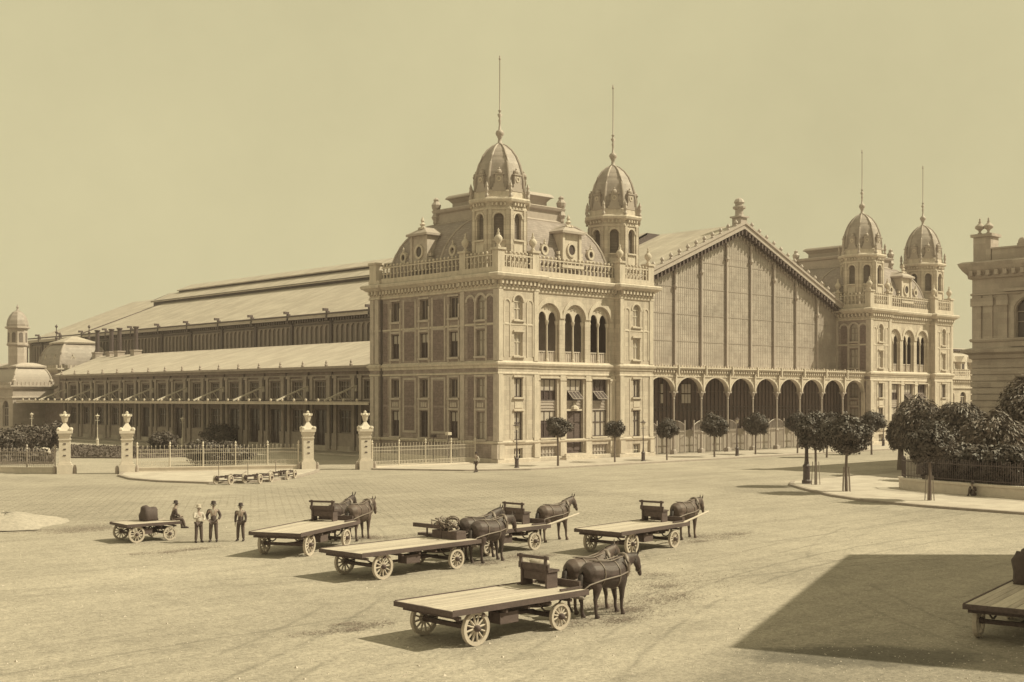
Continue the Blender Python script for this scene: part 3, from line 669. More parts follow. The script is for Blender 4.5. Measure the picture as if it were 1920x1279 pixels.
    for c in cen: dh.fbox(F1, c - 1.35, c + 1.35, 0, 0.22, 8.1, 8.24); dh.fbox(F1, c - 1.3, c + 1.3, 0, 0.18, 2.14, 2.28) if c != cen[1] else None
    build_each(dres, 'pilaster', 'trim', T, 3); build_each(dh, 'window_hood', 'trim', T)
    st = MB()
    for k in range(4): st.box(cen[1] - 1.7 - 0.3 * k, cen[1] + 1.7 + 0.3 * k, 0.3 - 0.32 * k, 1.0, 0.02, 0.68 - 0.17 * k - 0.002 * k)
    st.build('steps', 'trim', T)
    # --- side windows
    for z0_, z1_, r, s_ in ((2.29, 4.85, 0, 'light'), (6.26, 8.05, 0, 'light'), (10.16, 12.6, 0, 'light'), (13.57, 15.35, 0.55, 'light')): window(T, S0, 2.4, z0_, z1_, 1.1, r, style=s_, fm='woodmid')
    for i, c in enumerate(mid):
        window(T, S1, c, 0.3, 1.25, 1.28, style='dark', nm=2, nt_=())
        window(T, S1, c, 2.29, 4.88, 1.28, style=('half', 'dark', 'half')[i], fm='wooddark'); window(T, S1, c, 6.22, 8.06, 1.28, fm='woodmid', nt_=())
        window(T, S1, c, 10.18, 12.62, 1.28, style='half', fm='wooddark'); window(T, S1, c, 13.97, 16.0, 1.28, fm='woodmid', nt_=())
    sl = MB(); hd_ = MB(); jb = MB(); av = MB(); ps = MB(); pn = MB()
    for F, cs in ((S0, (2.4,)), (S1, mid)):
        for c in cs:
            for z in (2.29, 6.2, 10.16, 13.6 if F is S0 else 13.95): sl.fbox(F, c - 0.85, c + 0.85, 0, 0.2, z - 0.2, z)
            for z in (4.9, 8.08, 12.65): hd_.fbox(F, c - 0.8, c + 0.8, 0, 0.14, z + 0.1, z + 0.3)
            if F is S1: hd_.fbox(F, c - 0.8, c + 0.8, 0, 0.14, 16.05, 16.2)
            for s_ in (-0.78, 0.78):
                for z0_, z1_ in ((2.2, 8.4), (9.7, 15.3)): jb.fbox(F, c + s_ - 0.11, c + s_ + 0.11, 0, 0.08, z0_, z1_)
            for k in range(3): pn.fbox(F, c - 0.45 + 0.32 * k, c - 0.2 + 0.32 * k, 0, 0.1, 5.3, 5.75)
    for cc, r0, r1 in ((2.4, 0.6, 0.85), (3.85, 0.5, 0.72), (1.05, 0.5, 0.72)):
        for k in range(10):
            a0 = pi * k / 10; a1 = pi * (k + 1) / 10
            p = [S0(cc + r * math.cos(a), 0.0, 15.3 + r * math.sin(a)) for a in (a0, a1) for r in (r0, r1)]
            av.prism([p[0], p[1], p[3], p[2]], (-0.08, 0, 0))
    for F, u in ((S0, 0.28), (S0, 5.0), (S0, 18.5), (S0, 19.3)):
        ps.fbox(F, u - 0.3, u + 0.3, 0, 0.1, 2.14, 8.42); ps.fbox(F, u - 0.3, u + 0.3, 0, 0.1, 9.7, 16.35)
    ps.fbox(S0, -0.2, 0.6, 0, 0.3, 0.5, 1.82)
    for u in (8.9, 13.45):
        for s_ in (-0.95, 0.95):
            for z0_, z1_ in ((2.7, 8.2), (9.8, 16.1)): jb.fbox(S1, u + s_ - 0.1, u + s_ + 0.1, 0, 0.05, z0_, z1_)
        for z in (2.7, 8.0, 12.9): jb.fbox(S1, u - 0.85, u + 0.85, 0, 0.05, z, z + 0.2)
    build_each(sl, 'window_sill', 'sidetrim', T); build_each(hd_, 'window_hood', 'sidetrim', T); build_each(jb, 'panel_border', 'sidetrim', T); build_each(av, 'archivolt', 'sidetrim', T, 10); build_each(ps, 'corner_strip', 'sidetrim', T); build_each(pn, 'carved_panel', 'sidetrim', T, 3)
    bp = MB()
    for u in (8.9, 13.45):
        for z0_, z1_ in ((2.95, 5.25), (5.45, 7.85), (9.95, 12.8), (13.25, 15.9)): bp.fbox(S1, u - 0.78, u + 0.78, 0, 0.03, z0_, z1_)
    for z0_, z1_ in ((2.6, 5.3), (5.5, 8.1), (9.9, 12.9), (13.2, 15.9)): bp.fbox(S1, 17.1, 17.75, 0, 0.03, z0_, z1_)
    for c in (3.85, 1.05):
        for z0_, z1_ in ((2.6, 8.2), (9.9, 12.95), (13.3, 15.6)): bp.fbox(S0, c - 0.42, c + 0.42, 0, 0.03, z0_, z1_)
    build_each(bp, 'brick_panel', 'brickpanel', T)
    # down pipe on the end pier
    dp = MB(); dp.tube([S1(17.95, 0.1, 2.2), S1(17.95, 0.1, 16.3)], 0.09, 6); dp.build('down_pipe', 'darkiron', T)
    # --- roofs
    mr_ = MB(); R1 = mansard(mr_, 1.0, 16.3, 1.0, 17.6, 3.4, 18.2, 5.9)
    ro = mr_.build('mansard_roof', 'slate', T)
    cb = MB(); R2 = mansard(cb, 0.55, 8.0, 0.95, 9.2, 3.3, 18.2, 5.95); cb.build('corner_roof', 'slate', ro)
    rl = MB()
    for R_, idx in ((R1, (1, 3)), (R2, (3,))):
        for j in idx: rl.tube([r[j] for r in R_], 0.14, 6)
    build_each(rl, 'hip_roll', 'rib', ro)
    pf = MB()
    p1 = [(4.4, 4.4), (12.9, 4.4), (12.9, 14.2), (4.4, 14.2)]
    pf.sweep(p1, [(-1, 23.9), (0.15, 23.9), (0.2, 24.15), (0.0, 24.3), (0.0, 25.15), (0.25, 25.3), (0.35, 25.55), (0.2, 25.65), (-1, 25.65)])
    p2 = [(5.5, 5.5), (11.9, 5.5), (11.9, 12.9), (5.5, 12.9)]
    pf.sweep(p2, [(-3, 25.6), (0, 25.6), (0.0, 26.3), (0.3, 26.65), (0.55, 26.75), (0.5, 26.9), (0.3, 27.1), (-3, 27.1)])
    pf.box(4.6, 12.7, 4.6, 14.0, 25.2, 25.6)
    po = pf.build('roof_platform', 'rib', ro)
    for x, y in ((12.9, 4.4), (4.4, 14.2), (12.9, 14.2)):
        a = MB(); a.ball((x, y, 24.4), 0.35, 8, 5); a.lathe(x, y, [(0.3, 24.5), (0.5, 24.9), (0.25, 25.4), (0.45, 25.9), (0.5, 26.2), (0.25, 26.55), (0.3, 26.75), (0.05, 26.95)], 8); a.build('acroterion', 'rib', po)
    dormer(T, front(0.9), 10.75, 19.3, 0.0, 'trim'); dormer(T, side(0.7), 12.4, 19.3, 0.0, 'sidetrim')
    oculus(front(1.35), 7.3, 20.7, 0.15, T, 0.85); oculus(front(1.35), 13.9, 20.7, 0.15, T, 0.85)
    oculus(side(0.95), 7.4, 20.6, 0.15, T, 0.85); oculus(side(1.35), 15.6, 20.6, 0.15, T, 0.85)
    turret(T, 2.95, 2.95)
    tb = T.children
    turret(T, 19.25, 2.95)
    return T
pav = make_pavilion('near corner pavilion with two domed turrets, stone and brick, left of the glass gable')
pav2 = copy_thing(pav, (65.8, 0, 0), 0, 'far corner pavilion with twin domed turrets, right of the glass gable')

# ------------------------------------------------------------------ train hall
def make_hall():
    T = thing('train_hall', 'great train hall with glazed gable, iron arcade and long pale metal roof', 'building', (44, 5, 0))
    def P(x, y, z): return (x - 44, y - 5, z)
    ex0, ex1 = 21.3, 66.7; ze = 17.95; slope = 0.4; zr = lambda x: ze + slope * (22.7 - abs(x - 44))
    # --- roof
    mb = MB(); y0, y1, y2 = 4.15, 137.0, 162.0
    for sgn in (-1, 1):
        X = lambda k: 44 + sgn * k
        for (ka, kb, ya, yb, dz) in ((22.7, 0.0, y0, 17.0, 0), (22.7, 6.0, 17.0, y1, 0), (22.7, 0, y1, y2, -0.45)):
            za, zb = zr(X(ka)) + dz, zr(X(kb)) + dz
            mb.prism([P(X(ka), ya, za), P(X(kb), ya, zb), P(X(kb), yb, zb), P(X(ka), yb, za)], (0, 0, -0.35))
    mb.build('roof', 'roof', T)
    ln_ = MB(); yl0, yl1 = 17.0, 141.0
    for sgn in (-1, 1):
        X = lambda k: 44 + sgn * k
        ln_.prism([P(X(6.6), yl0, 25.15), P(X(2.6), yl0, 27.0), P(X(2.6), yl1, 27.0), P(X(6.6), yl1, 25.15)], (0, 0, -0.22))
        ln_.prism([P(X(3.1), yl0 + 6, 27.35), P(X(0), yl0 + 6, 28.6), P(X(0), yl1 - 4, 28.6), P(X(3.1), yl1 - 4, 27.35)], (0, 0, -0.2))
    lo = ln_.build('lantern_roof', 'roof', T)
    vt = MB()
    for sgn in (-1, 1):
        X = lambda k: 44 + sgn * k
        a, b = sorted((X(6.0), X(5.8))); vt.box(a - 44, b - 44, yl0 - 5, yl1 - 5, 24.2, 25.25)
        a, b = sorted((X(2.7), X(2.5))); vt.box(a - 44, b - 44, yl0 + 1, yl1 - 9, 26.9, 27.4)
    for y in (yl0, yl1 - 0.2): vt.prism([P(38.2, y, 24.2), P(49.8, y, 24.2), P(49.8, y, 25.6), P(46.6, y, 27.0), P(41.4, y, 27.0), P(38.2, y, 25.6)], (0, 0.2, 0))
    vt.build('lantern_louvre', 'darkiron', lo)
    rd = MB()
    for sgn in (-1, 1):
        rd.tube([P(44 + sgn * 6.6, yl0, 25.2), P(44 + sgn * 6.6, yl1, 25.2)], 0.06, 5)
        rd.tube([P(44 + sgn * 6.0, 16.5, zr(38) + 0.1), P(44 + sgn * 22.7, 16.5, ze + 0.1)], 0.1, 5)
        rd.tube([P(44 + sgn * 5.4, y1, zr(38.2) + 0.1), P(44 + sgn * 22.7, y1, ze + 0.1)], 0.12, 5)
        for z, k in ((0.12, 22.7),): rd.tube([P(44 + sgn * k, 4.2, ze), P(44 + sgn * k, y2, ze)], 0.14, 5)
    rd.build('roof_seam', 'darkiron', T)
    # --- verge of the front gable
    vg = MB()
    for sgn in (-1, 1):
        a = 44 + sgn * 22.9
        za = ze - 0.08; zb = zr(44)
        vg.prism([P(a, 3.95, za + 0.1), P(44, 3.95, zb + 0.1), P(44, 3.95, zb - 0.55), P(a, 3.95, za - 0.55)], (0, 0.3, 0))
        vg.prism([P(a, 3.8, za + 0.28), P(44, 3.8, zb + 0.28), P(44, 3.8, zb + 0.02), P(a, 3.8, za + 0.02)], (0, 0.7, 0))
    vo = vg.build('verge_board', 'iron', T)
    sf = MB()
    for sgn in (-1, 1):
        a = 44 + sgn * 22.6; sf.prism([P(a, 4.26, ze - 0.5), P(44, 4.26, zr(44) - 0.5), P(44, 4.9, zr(44) - 0.5), P(a, 4.9, ze - 0.5)], (0, 0, -0.15))
        for k in range(34):
            x = 44 + sgn * (0.4 + k * 0.655); z = zr(x); sf.box(x - 44 - 0.12, x - 44 + 0.12, -1.0, -0.3, z - 1.15, z - 0.62)
    sk_ = sf.k; build_each(sf, 'verge_bracket', 'wooddark', vo)
    for sgn in (-1, 1):
        for k in range(14):
            x = 44 + sgn * (1.6 + 1.52 * k); z = zr(x) + 0.25
            a = MB(); a.lathe(x - 44, -0.9, [(0.16, z - 0.1), (0.22, z + 0.08), (0.11, z + 0.2), (0.25, z + 0.42), (0.18, z + 0.58), (0.02, z + 0.78)], 6); a.build('crest_ornament', 'iron', T)
    f = MB(); z = zr(44) + 0.2
    f.box(-0.6, 0.6, -0.9, 0.4, z - 0.8, z + 0.6); f.box(-0.8, 0.8, -1.1, 0.6, z + 0.6, z + 0.78)
    f.lathe(0, -0.2, [(0.66, z + 0.78), (0.52, z + 0.95), (0.5, z + 1.6), (0.78, z + 1.75), (0.8, z + 1.95), (0.52, z + 2.05), (0.52, z + 2.35), (0.66, z + 2.45), (0.58, z + 2.65), (0.45, z + 2.85), (0.2, z + 3.0), (0.02, z + 3.05)], 10)
    f.build('gable_finial', 'iron', T)
    # --- glazed gable
    yg = 5.0; gx0, gx1 = 22.3, 65.7; top = lambda x: zr(x) - 0.75
    g = MB(); g.prism([P(gx0, yg, 9.5), P(gx1, yg, 9.5), P(gx1, yg, top(gx1)), P(44, yg, top(44)), P(gx0, yg, top(gx0))], (0, 0.06, 0))
    g.build('gable_glass', 'gable', T)
    b = MB(); n = 117
    for i in range(n + 1):
        x = gx0 + (gx1 - gx0) * i / n; b.box(x - 44 - 0.016, x - 44 + 0.016, -0.02, 0.03, 9.5, top(x))
    for z in [9.6 + 0.775 * k for k in range(22)]:
        hw_ = min(21.7, (top(44) - z) / slope)
        big = abs(((z - 9.6) / 0.775 + 0.001) % 4) < 0.01; t = 0.06 if big else 0.012
        if hw_ > 0.4: b.box(-hw_, hw_, -0.04 if big else -0.01, 0.04, z - t, z + t)
    for k in range(66):
        x = gx0 + 0.5 + k * 0.655; z = top(x); b.lathe(x - 44, -0.1, [(0.02, z - 0.75), (0.2, z - 0.5), (0.24, z - 0.2), (0.24, z + 0.1)], 5)
    b.build('glazing_bars', 'gablebar', T)
    for k in range(8):
        x = 44 + (k - 3.5) * 4.85; z = top(x); c = MB()
        c.box(x - 44 - 0.1, x - 44 + 0.1, -0.28, -0.05, 9.5, z); c.box(x - 44 - 0.22, x - 44 + 0.22, -0.42, -0.05, z - 2.6, z - 2.35)
        c.lathe(x - 44, -0.22, [(0.12, z - 2.9), (0.26, z - 2.6), (0.14, z - 2.2), (0.12, z - 1.2), (0.22, z - 1.0), (0.14, z - 0.6)], 8)
        c.box(x - 44 - 0.18, x - 44 + 0.18, -0.36, -0.05, 9.5, 10.1); c.build('gable_column', 'iron', T)
    # --- arcade across the front
    Fa = front(0.85 - 5); arc = MB(); hol = []; sp = 4.844
    xs = [22.2 + sp * k for k in range(10)]
    U = lambda x: x - 44
    for k in range(9): hol.append((U(xs[k]) + 0.2, U(xs[k + 1]) - 0.2, 6.9, 6.901, 1.55))
    wall(arc, Fa, U(22.2), U(65.8), 6.9, 9.0, hol, 0.5)
    arc.fbox(Fa, U(22.2), U(65.8), -4.2, -0.6, 8.9, 9.48)
    ao = arc.build('arcade', 'trim', T)
    en = MB(); dn = MB(); cs_ = MB(); kp = MB(); avb = MB(); en.fbox(Fa, U(22.2), U(65.8), 0, 0.1, 8.5, 8.62); en.fbox(Fa, U(22.2), U(65.8), -0.5, 0.32, 9.25, 9.42); en.fbox(Fa, U(22.2), U(65.8), -0.5, 0.45, 9.42, 9.56)
    for k in range(96): u = U(22.2) + 0.22 + k * 0.4535; dn.fbox(Fa, u - 0.09, u + 0.09, 0, 0.26, 8.95, 9.25)
    for k in range(1, 9):
        u = U(xs[k]); kp.fbox(Fa, u - 0.12, u + 0.12, 0, 0.16, 7.0, 9.0); kp.fbox(Fa, u - 0.1, u + 0.1, 0.3, 0.55, 8.7, 9.75)
    for k in range(90): u = U(22.2) + 0.25 + k * 0.484; cs_.fbox(Fa, u - 0.07, u + 0.07, -0.1, 0.0, 9.56, 9.74 + (0.12 if k % 5 == 0 else 0))
    for k in range(9): # archivolts
        c = U((xs[k] + xs[k + 1]) / 2); hw_ = sp / 2 - 0.2
        for j in range(12):
            a0 = pi * j / 12; a1 = pi * (j + 1) / 12
            p = [Fa(c + (hw_ + e) * math.cos(a), 0, 6.9 + (1.55 + e * 0.8) * math.sin(a)) for a in (a0, a1) for e in (0.0, 0.2)]
            avb.prism([p[0], p[1], p[3], p[2]], (0, -0.08, 0))
    build_each(dn, 'dentil', 'trim', ao); build_each(kp, 'spandrel_post', 'trim', ao, 2); build_each(avb, 'archivolt', 'trim', ao, 12); cs_.build('crest_edging', 'trim', ao)
    en.build('entablature', 'trim', ao)
    for k in range(1, 9):
        c = MB(); x = U(xs[k]); y = 1.1 - 5
        c.box(x - 0.3, x + 0.3, y - 0.3, y + 0.3, 0.0, 0.5); c.lathe(x, y, [(0.26, 0.5), (0.18, 0.6), (0.16, 2.2), (0.23, 2.3), (0.23, 2.42), (0.115, 2.55), (0.10, 6.0), (0.16, 6.1), (0.11, 6.25), (0.28, 6.65), (0.3, 6.9)], 10)
        c.box(x - 0.4, x + 0.4, y - 0.3, y + 0.3, 6.75, 6.92); c.build('arcade_column', 'iron', T)
        for s_ in (-0.55, 0.55):
            pass
    for x in (U(22.35), U(65.65)):
        c = MB(); c.box(x - 0.15, x + 0.15, -4.3, -3.8, 0, 6.9); c.build('arcade_pier', 'trim', T)
    lw = MB(); lw.box(U(22.25), U(65.75), -0.9, -0.6, 0.05, 2.55); lw.build('low_screen_wall', 'pave', T)
    sc_ = MB(); sc_.box(U(22.25), U(65.75), -0.55, -0.5, 2.4, 8.9); sc_.build('inner_screen_glass', 'dark', T)
    sb = MB()
    for k in range(60): x = U(22.6) + k * 0.73; sb.box(x - 0.04, x + 0.04, -0.66, -0.56, 2.55, 8.9)
    for z in (4.7, 5.1): sb.box(U(22.25), U(65.75), -0.68, -0.57, z, z + 0.08)
    sb.build('inner_screen_bars', 'darkiron', T)
    rf = MB()
    for k in range(9):
        c = U((xs[k] + xs[k + 1]) / 2) + 0.25
        for j in range(15): u = c - 1.5 + j * 0.214; t = (j - 7) / 7; rf.box(u - 0.022, u + 0.022, -2.02, -1.98, 0.1, 3.15 + 0.5 * (1 - t * t))
        rf.tube([(c - 1.55 + 3.1 * j / 8, -2.0, 3.15 + 0.5 * (1 - (j / 4 - 1) ** 2)) for j in range(9)], 0.05, 5)
        for u in (c - 1.6, c + 1.6): rf.box(u - 0.06, u + 0.06, -2.06, -1.94, 0.05, 3.7)
        rf.box(c - 1.55, c + 1.55, -2.03, -1.97, 2.4, 2.47)
    rf.build('arcade_railing', 'iron', T)
    # far sash windows behind the vestibule; pale panels paint in their daylight
    for x, wv in ((24.6, 0.55), (28.9, 0.5), (33.2, 1.7)):
        q = MB(); n_ = 1 if wv < 1 else 3
        for j in range(n_):
            for z0_ in (5.6, 6.75): q.box(U(x) - wv / 2 + j * wv / n_ + 0.06, U(x) - wv / 2 + (j + 1) * wv / n_ - 0.06, -0.72, -0.6, z0_, z0_ + 1.0)
        q.build('screen_window_daylight', 'panelight', T)
    # --- long side walls with arched lights
    for sgn, X in ((1, 22.2), (-1, 65.8)):
        Fs = Frame((X - 44, -5, 0), (0, 1, 0), (-sgn, 0, 0))
        wl = MB(); hol = []; st = MB(); gl = MB()
        if sgn == 1:
            y = 18.8; 
            while y < 160:
                for k in range(7): c = y + 0.7 + 8.4 / 7 * (k + 0.5); hol.append((c - 0.48, c + 0.48, 12.4, 15.9, 0.5))
                y += 9.8
            gl.fbox(Fs, 5, 161, -0.3, -0.25, 12, 17.4); gl.build('side_glass', 'sideglass', T)
        wall(wl, Fs, 5, 161, 0.0, 17.6, hol, 0.2); wl.build('side_wall', 'sideiron', T)
        if sgn == 1:
            y = 18.8; po_ = MB()
            while y < 160:
                po_.fbox(Fs, y - 0.2, y + 0.4, 0, 0.3, 12, 17.5)
                po_.fbox(Fs, y - 0.1, y + 0.3, 0.5, 0.95, 17.0, 18.3); po_.fbox(Fs, y - 0.06, y + 0.26, 0.7, 1.5, 18.3, 18.65)
                y += 9.8
            build_each(po_, 'eave_strut', 'darkiron', T, 3)
            k = 19.2
            while k < 160: st.fbox(Fs, k - 0.13, k + 0.13, 0, 0.62, 16.95, 17.4); k += 0.62
            build_each(st, 'eave_bracket', 'darkiron', T)
            q = MB(); q.fbox(Fs, 19, 161, 0, 0.2, 16.55, 16.75); q.build('eave_moulding', 'darkiron', T)
            q = MB(); q.fbox(Fs, 19, 161, 0.3, 0.95, 17.4, 17.62); q.build('gutter', 'iron', T)
    e = MB(); e.prism([P(21.6, 161, 0), P(66.4, 161, 0), P(66.4, 161, 17), P(44, 161, 26), P(21.6, 161, 17)], (0, 0.3, 0)); e.build('end_wall', 'iron', T)
make_hall()

# ------------------------------------------------------------------ long two-storey wing
def make_wing():
    T = thing('station_wing', 'long two-storey side wing with a flat canopy along it and a pale sloping roof', 'building', (4.5, 65.45, -0.23)); T.scale = (1.0, 1.0378, 1.0378)
    OX, OY = 1.5, 60.0
    F = Frame((0, -OY, 0), (0, 1, 0), (-1, 0, 0)); y0, y1 = 16.0, 99.5
    wins = [17.0 + 4.6 * k for k in range(18)]
    hol = []; door = {}
    for i, c in enumerate(wins):
        a = max(y0 + 0.3, c - 1.08)
        hol.append((a, c + 1.08, 6.08, 8.06, 0))
        isd = i in (3, 5, 6, 7, 10, 12); door[i] = isd
        if i > 0: hol.append((c - 1.08, c + 1.08, 0.85 if isd else 2.35, 4.9, 0))
    mb = MB(); wall(mb, F, y0, y1, 0, 9.4, hol, 0.3); wall(mb, F, y1, 106, 0, 6.0, [], 0.3); mb.build('wall', 'wingbrick', T)
    mb = MB(); mb.fbox(F, y0, y1, -17.3, -0.55, 0.2, 9.2); mb.build('inner_core', 'dark', T)
    mb = MB(); mb.quad(F(y1, 0, 0), F(y1, -17.5, 0), F(y1, -17.5, 11.5), F(y1, 0, 9.4)); mb.build('end_wall', 'wingbrick', T)
    for i, c in enumerate(wins):
        a = max(y0 + 0.3, c - 1.08); window(T, F, (a + c + 1.08) / 2, 6.08, 8.06, c + 1.08 - a, style='dark', nm=4, nt_=(0.7,), fm='woodmid')
        if i > 0:
            if door[i]: window(T, F, c, 0.85, 4.9, 2.16, style='dark', nm=2, nt_=(0.7,), fm='wooddark', name='door')
            else: window(T, F, c, 2.35, 4.9, 2.16, style='dark', nm=3, nt_=(0.65,), fm='woodmid')
    pl = MB(); sl = MB()
    for i in range(18):
        c = wins[i] + 2.3
        for s_ in (-0.62, 0.62):
            pl.fbox(F, c + s_ - 0.26, c + s_ + 0.26, 0, 0.22, 0.9, 8.6); pl.fbox(F, c + s_ - 0.42, c + s_ + 0.42, 0, 0.34, 0.5, 2.3); pl.fbox(F, c + s_ - 0.4, c + s_ + 0.4, 0, 0.3, 8.35, 8.6)
        sl.fbox(F, wins[i] - 1.3, wins[i] + 1.3, 0, 0.16, 8.2, 8.36); sl.fbox(F, wins[i] - 1.25, wins[i] + 1.25, 0, 0.16, 5.92, 6.06)
        for s_ in (-1.2, 1.2): sl.fbox(F, wins[i] + s_ - 0.1, wins[i] + s_ + 0.1, 0, 0.08, 6.06, 8.2)
        if i > 0 and not door[i]: sl.fbox(F, wins[i] - 1.5, wins[i] + 1.5, 0, 0.1, 0.9, 2.3)
    build_each(pl, 'pilaster', 'wingtrim', T, 3); build_each(sl, 'window_surround', 'wingtrim', T)
    dp = MB()
    for i in range(0, 18, 1): c = wins[i] + 2.3; dp.tube([F(c, 0.14, 0.9), F(c, 0.14, 9.3)], 0.09, 6)
    build_each(dp, 'down_pipe', 'darkiron', T)
    cn = MB(); cn.fbox(F, y0, y1, 0, 0.2, 8.6, 8.75); cn.fbox(F, y0, y1, 0, 0.3, 9.1, 9.4); cn.fbox(F, y0, y1, -0.3, 0.65, 9.4, 9.58); cn.build('cornice', 'wingtrim', T)
    st = MB(); st.fbox(F, y0 + 0.1, y1 + 1, -0.2, 4.3, 0.0, 0.32); st.fbox(F, y0, y1, 0, 0.14, 0.32, 0.9); st.build('platform_step', 'pave', T)
    # roof: eave to ridge, hipped at the far end
    r = MB(); ze = 9.66; zr_ = 13.2; rx = 12.8
    a = [F(y0, 0.85, ze), F(y1 + 0.8, 0.85, ze), F(112.5, -rx, zr_), F(y0, -rx, zr_)]
    r.prism(a, (0, 0, -0.18)); r.prism([F(y0, -rx, zr_), F(112.5, -rx, zr_), F(112.5, -17.5, 12.2), F(y0, -17.5, 12.2)], (0, 0, -0.18))
    ro = r.build('roof', 'roof2', T)
    g = MB(); g.fbox(F, y0, y1 + 0.8, 0.8, 0.98, 9.42, 9.68); g.build('gutter', 'wingtrim', ro)
    fi = MB()
    y = 24.0
    while y < 99:
        p = F(y, 0.85, 9.66); fi.lathe(p[0], p[1], [(0.16, 9.6), (0.22, 9.85), (0.1, 9.95), (0.16, 10.1), (0.02, 10.35)], 6); y += 4.6
    build_each(fi, 'eave_finial', 'wingtrim', ro)
    tie = MB(); tie.prism([F(y0, -1, 10.2), F(y0, -5.5, 11.45), F(y0 + 2.6, -5.5, 11.45), F(y0 + 3.4, -1, 10.2)], (0, 0, 0.2)); tie.build('roof_step', 'roof2', ro)
    for (y, x) in ((113.0, 13.9), (108.0, 14.0), (104.3, 13.6), (98.6, 13.6), (119.0, 11.5)):
        c = MB(); p = F(y, -x + 1.5, 0)
        zb = 12.4
        c.box(p[0] - 0.65, p[0] + 0.65, p[1] - 0.65, p[1] + 0.65, zb - 1.8, zb + 1.2); c.box(p[0] - 0.75, p[0] + 0.75, p[1] - 0.75, p[1] + 0.75, zb + 1.2, zb + 1.4)
        co = c.build('chimney', 'wingtrim', T)
        q = MB(); h = 5.1 if y < 115 else 3.2; q.lathe(p[0], p[1], [(0.36, zb + 1.4), (0.34, zb + h - 0.3), (0.5, zb + h - 0.2), (0.5, zb + h), (0.3, zb + h)], 10); q.build('flue', 'darkiron', co)
    # canopy
    cp = MB(); cp.prism([F(y0 - 0.05, 0.0, 5.95), F(y0 - 0.05, 4.62, 5.62), F(105.5, 4.62, 5.62), F(105.5, 0.0, 5.95)], (0, 0, -0.14)); co = cp.build('canopy', 'wooddark', T)
    fa = MB(); fa.fbox(F, y0, 105.5, 4.62, 4.7, 5.48, 5.74); fa.fbox(F, y0, 105.5, 4.5, 4.76, 5.74, 5.80)
    y = 18
    while y < 105: p = F(y, 4.62, 5.80); fa.ball((p[0], p[1], p[2] + 0.16), 0.17, 6, 4); y += 2.3
    fa.build('canopy_edge', 'trim', co)
    br = MB(); y = 23.9
    while y < 101:
        br.beam(F(y, 0.25, 7.5), F(y, 4.5, 5.9), 0.16, 0.16); br.beam(F(y, 0.25, 7.55), F(y, 0.25, 6.9), 0.2, 0.2)
        br.beam(F(y, 1.7, 6.9), F(y, 0.9, 5.9), 0.1, 0.1); br.beam(F(y, 2.6, 6.6), F(y, 1.9, 5.85), 0.1, 0.1)
        br.beam(F(y, 4.2, 6.1), F(y, 3.4, 5.8), 0.1, 0.1); y += 9.2
    build_each(br, 'canopy_brace', 'lightiron', co, 5)
make_wing()

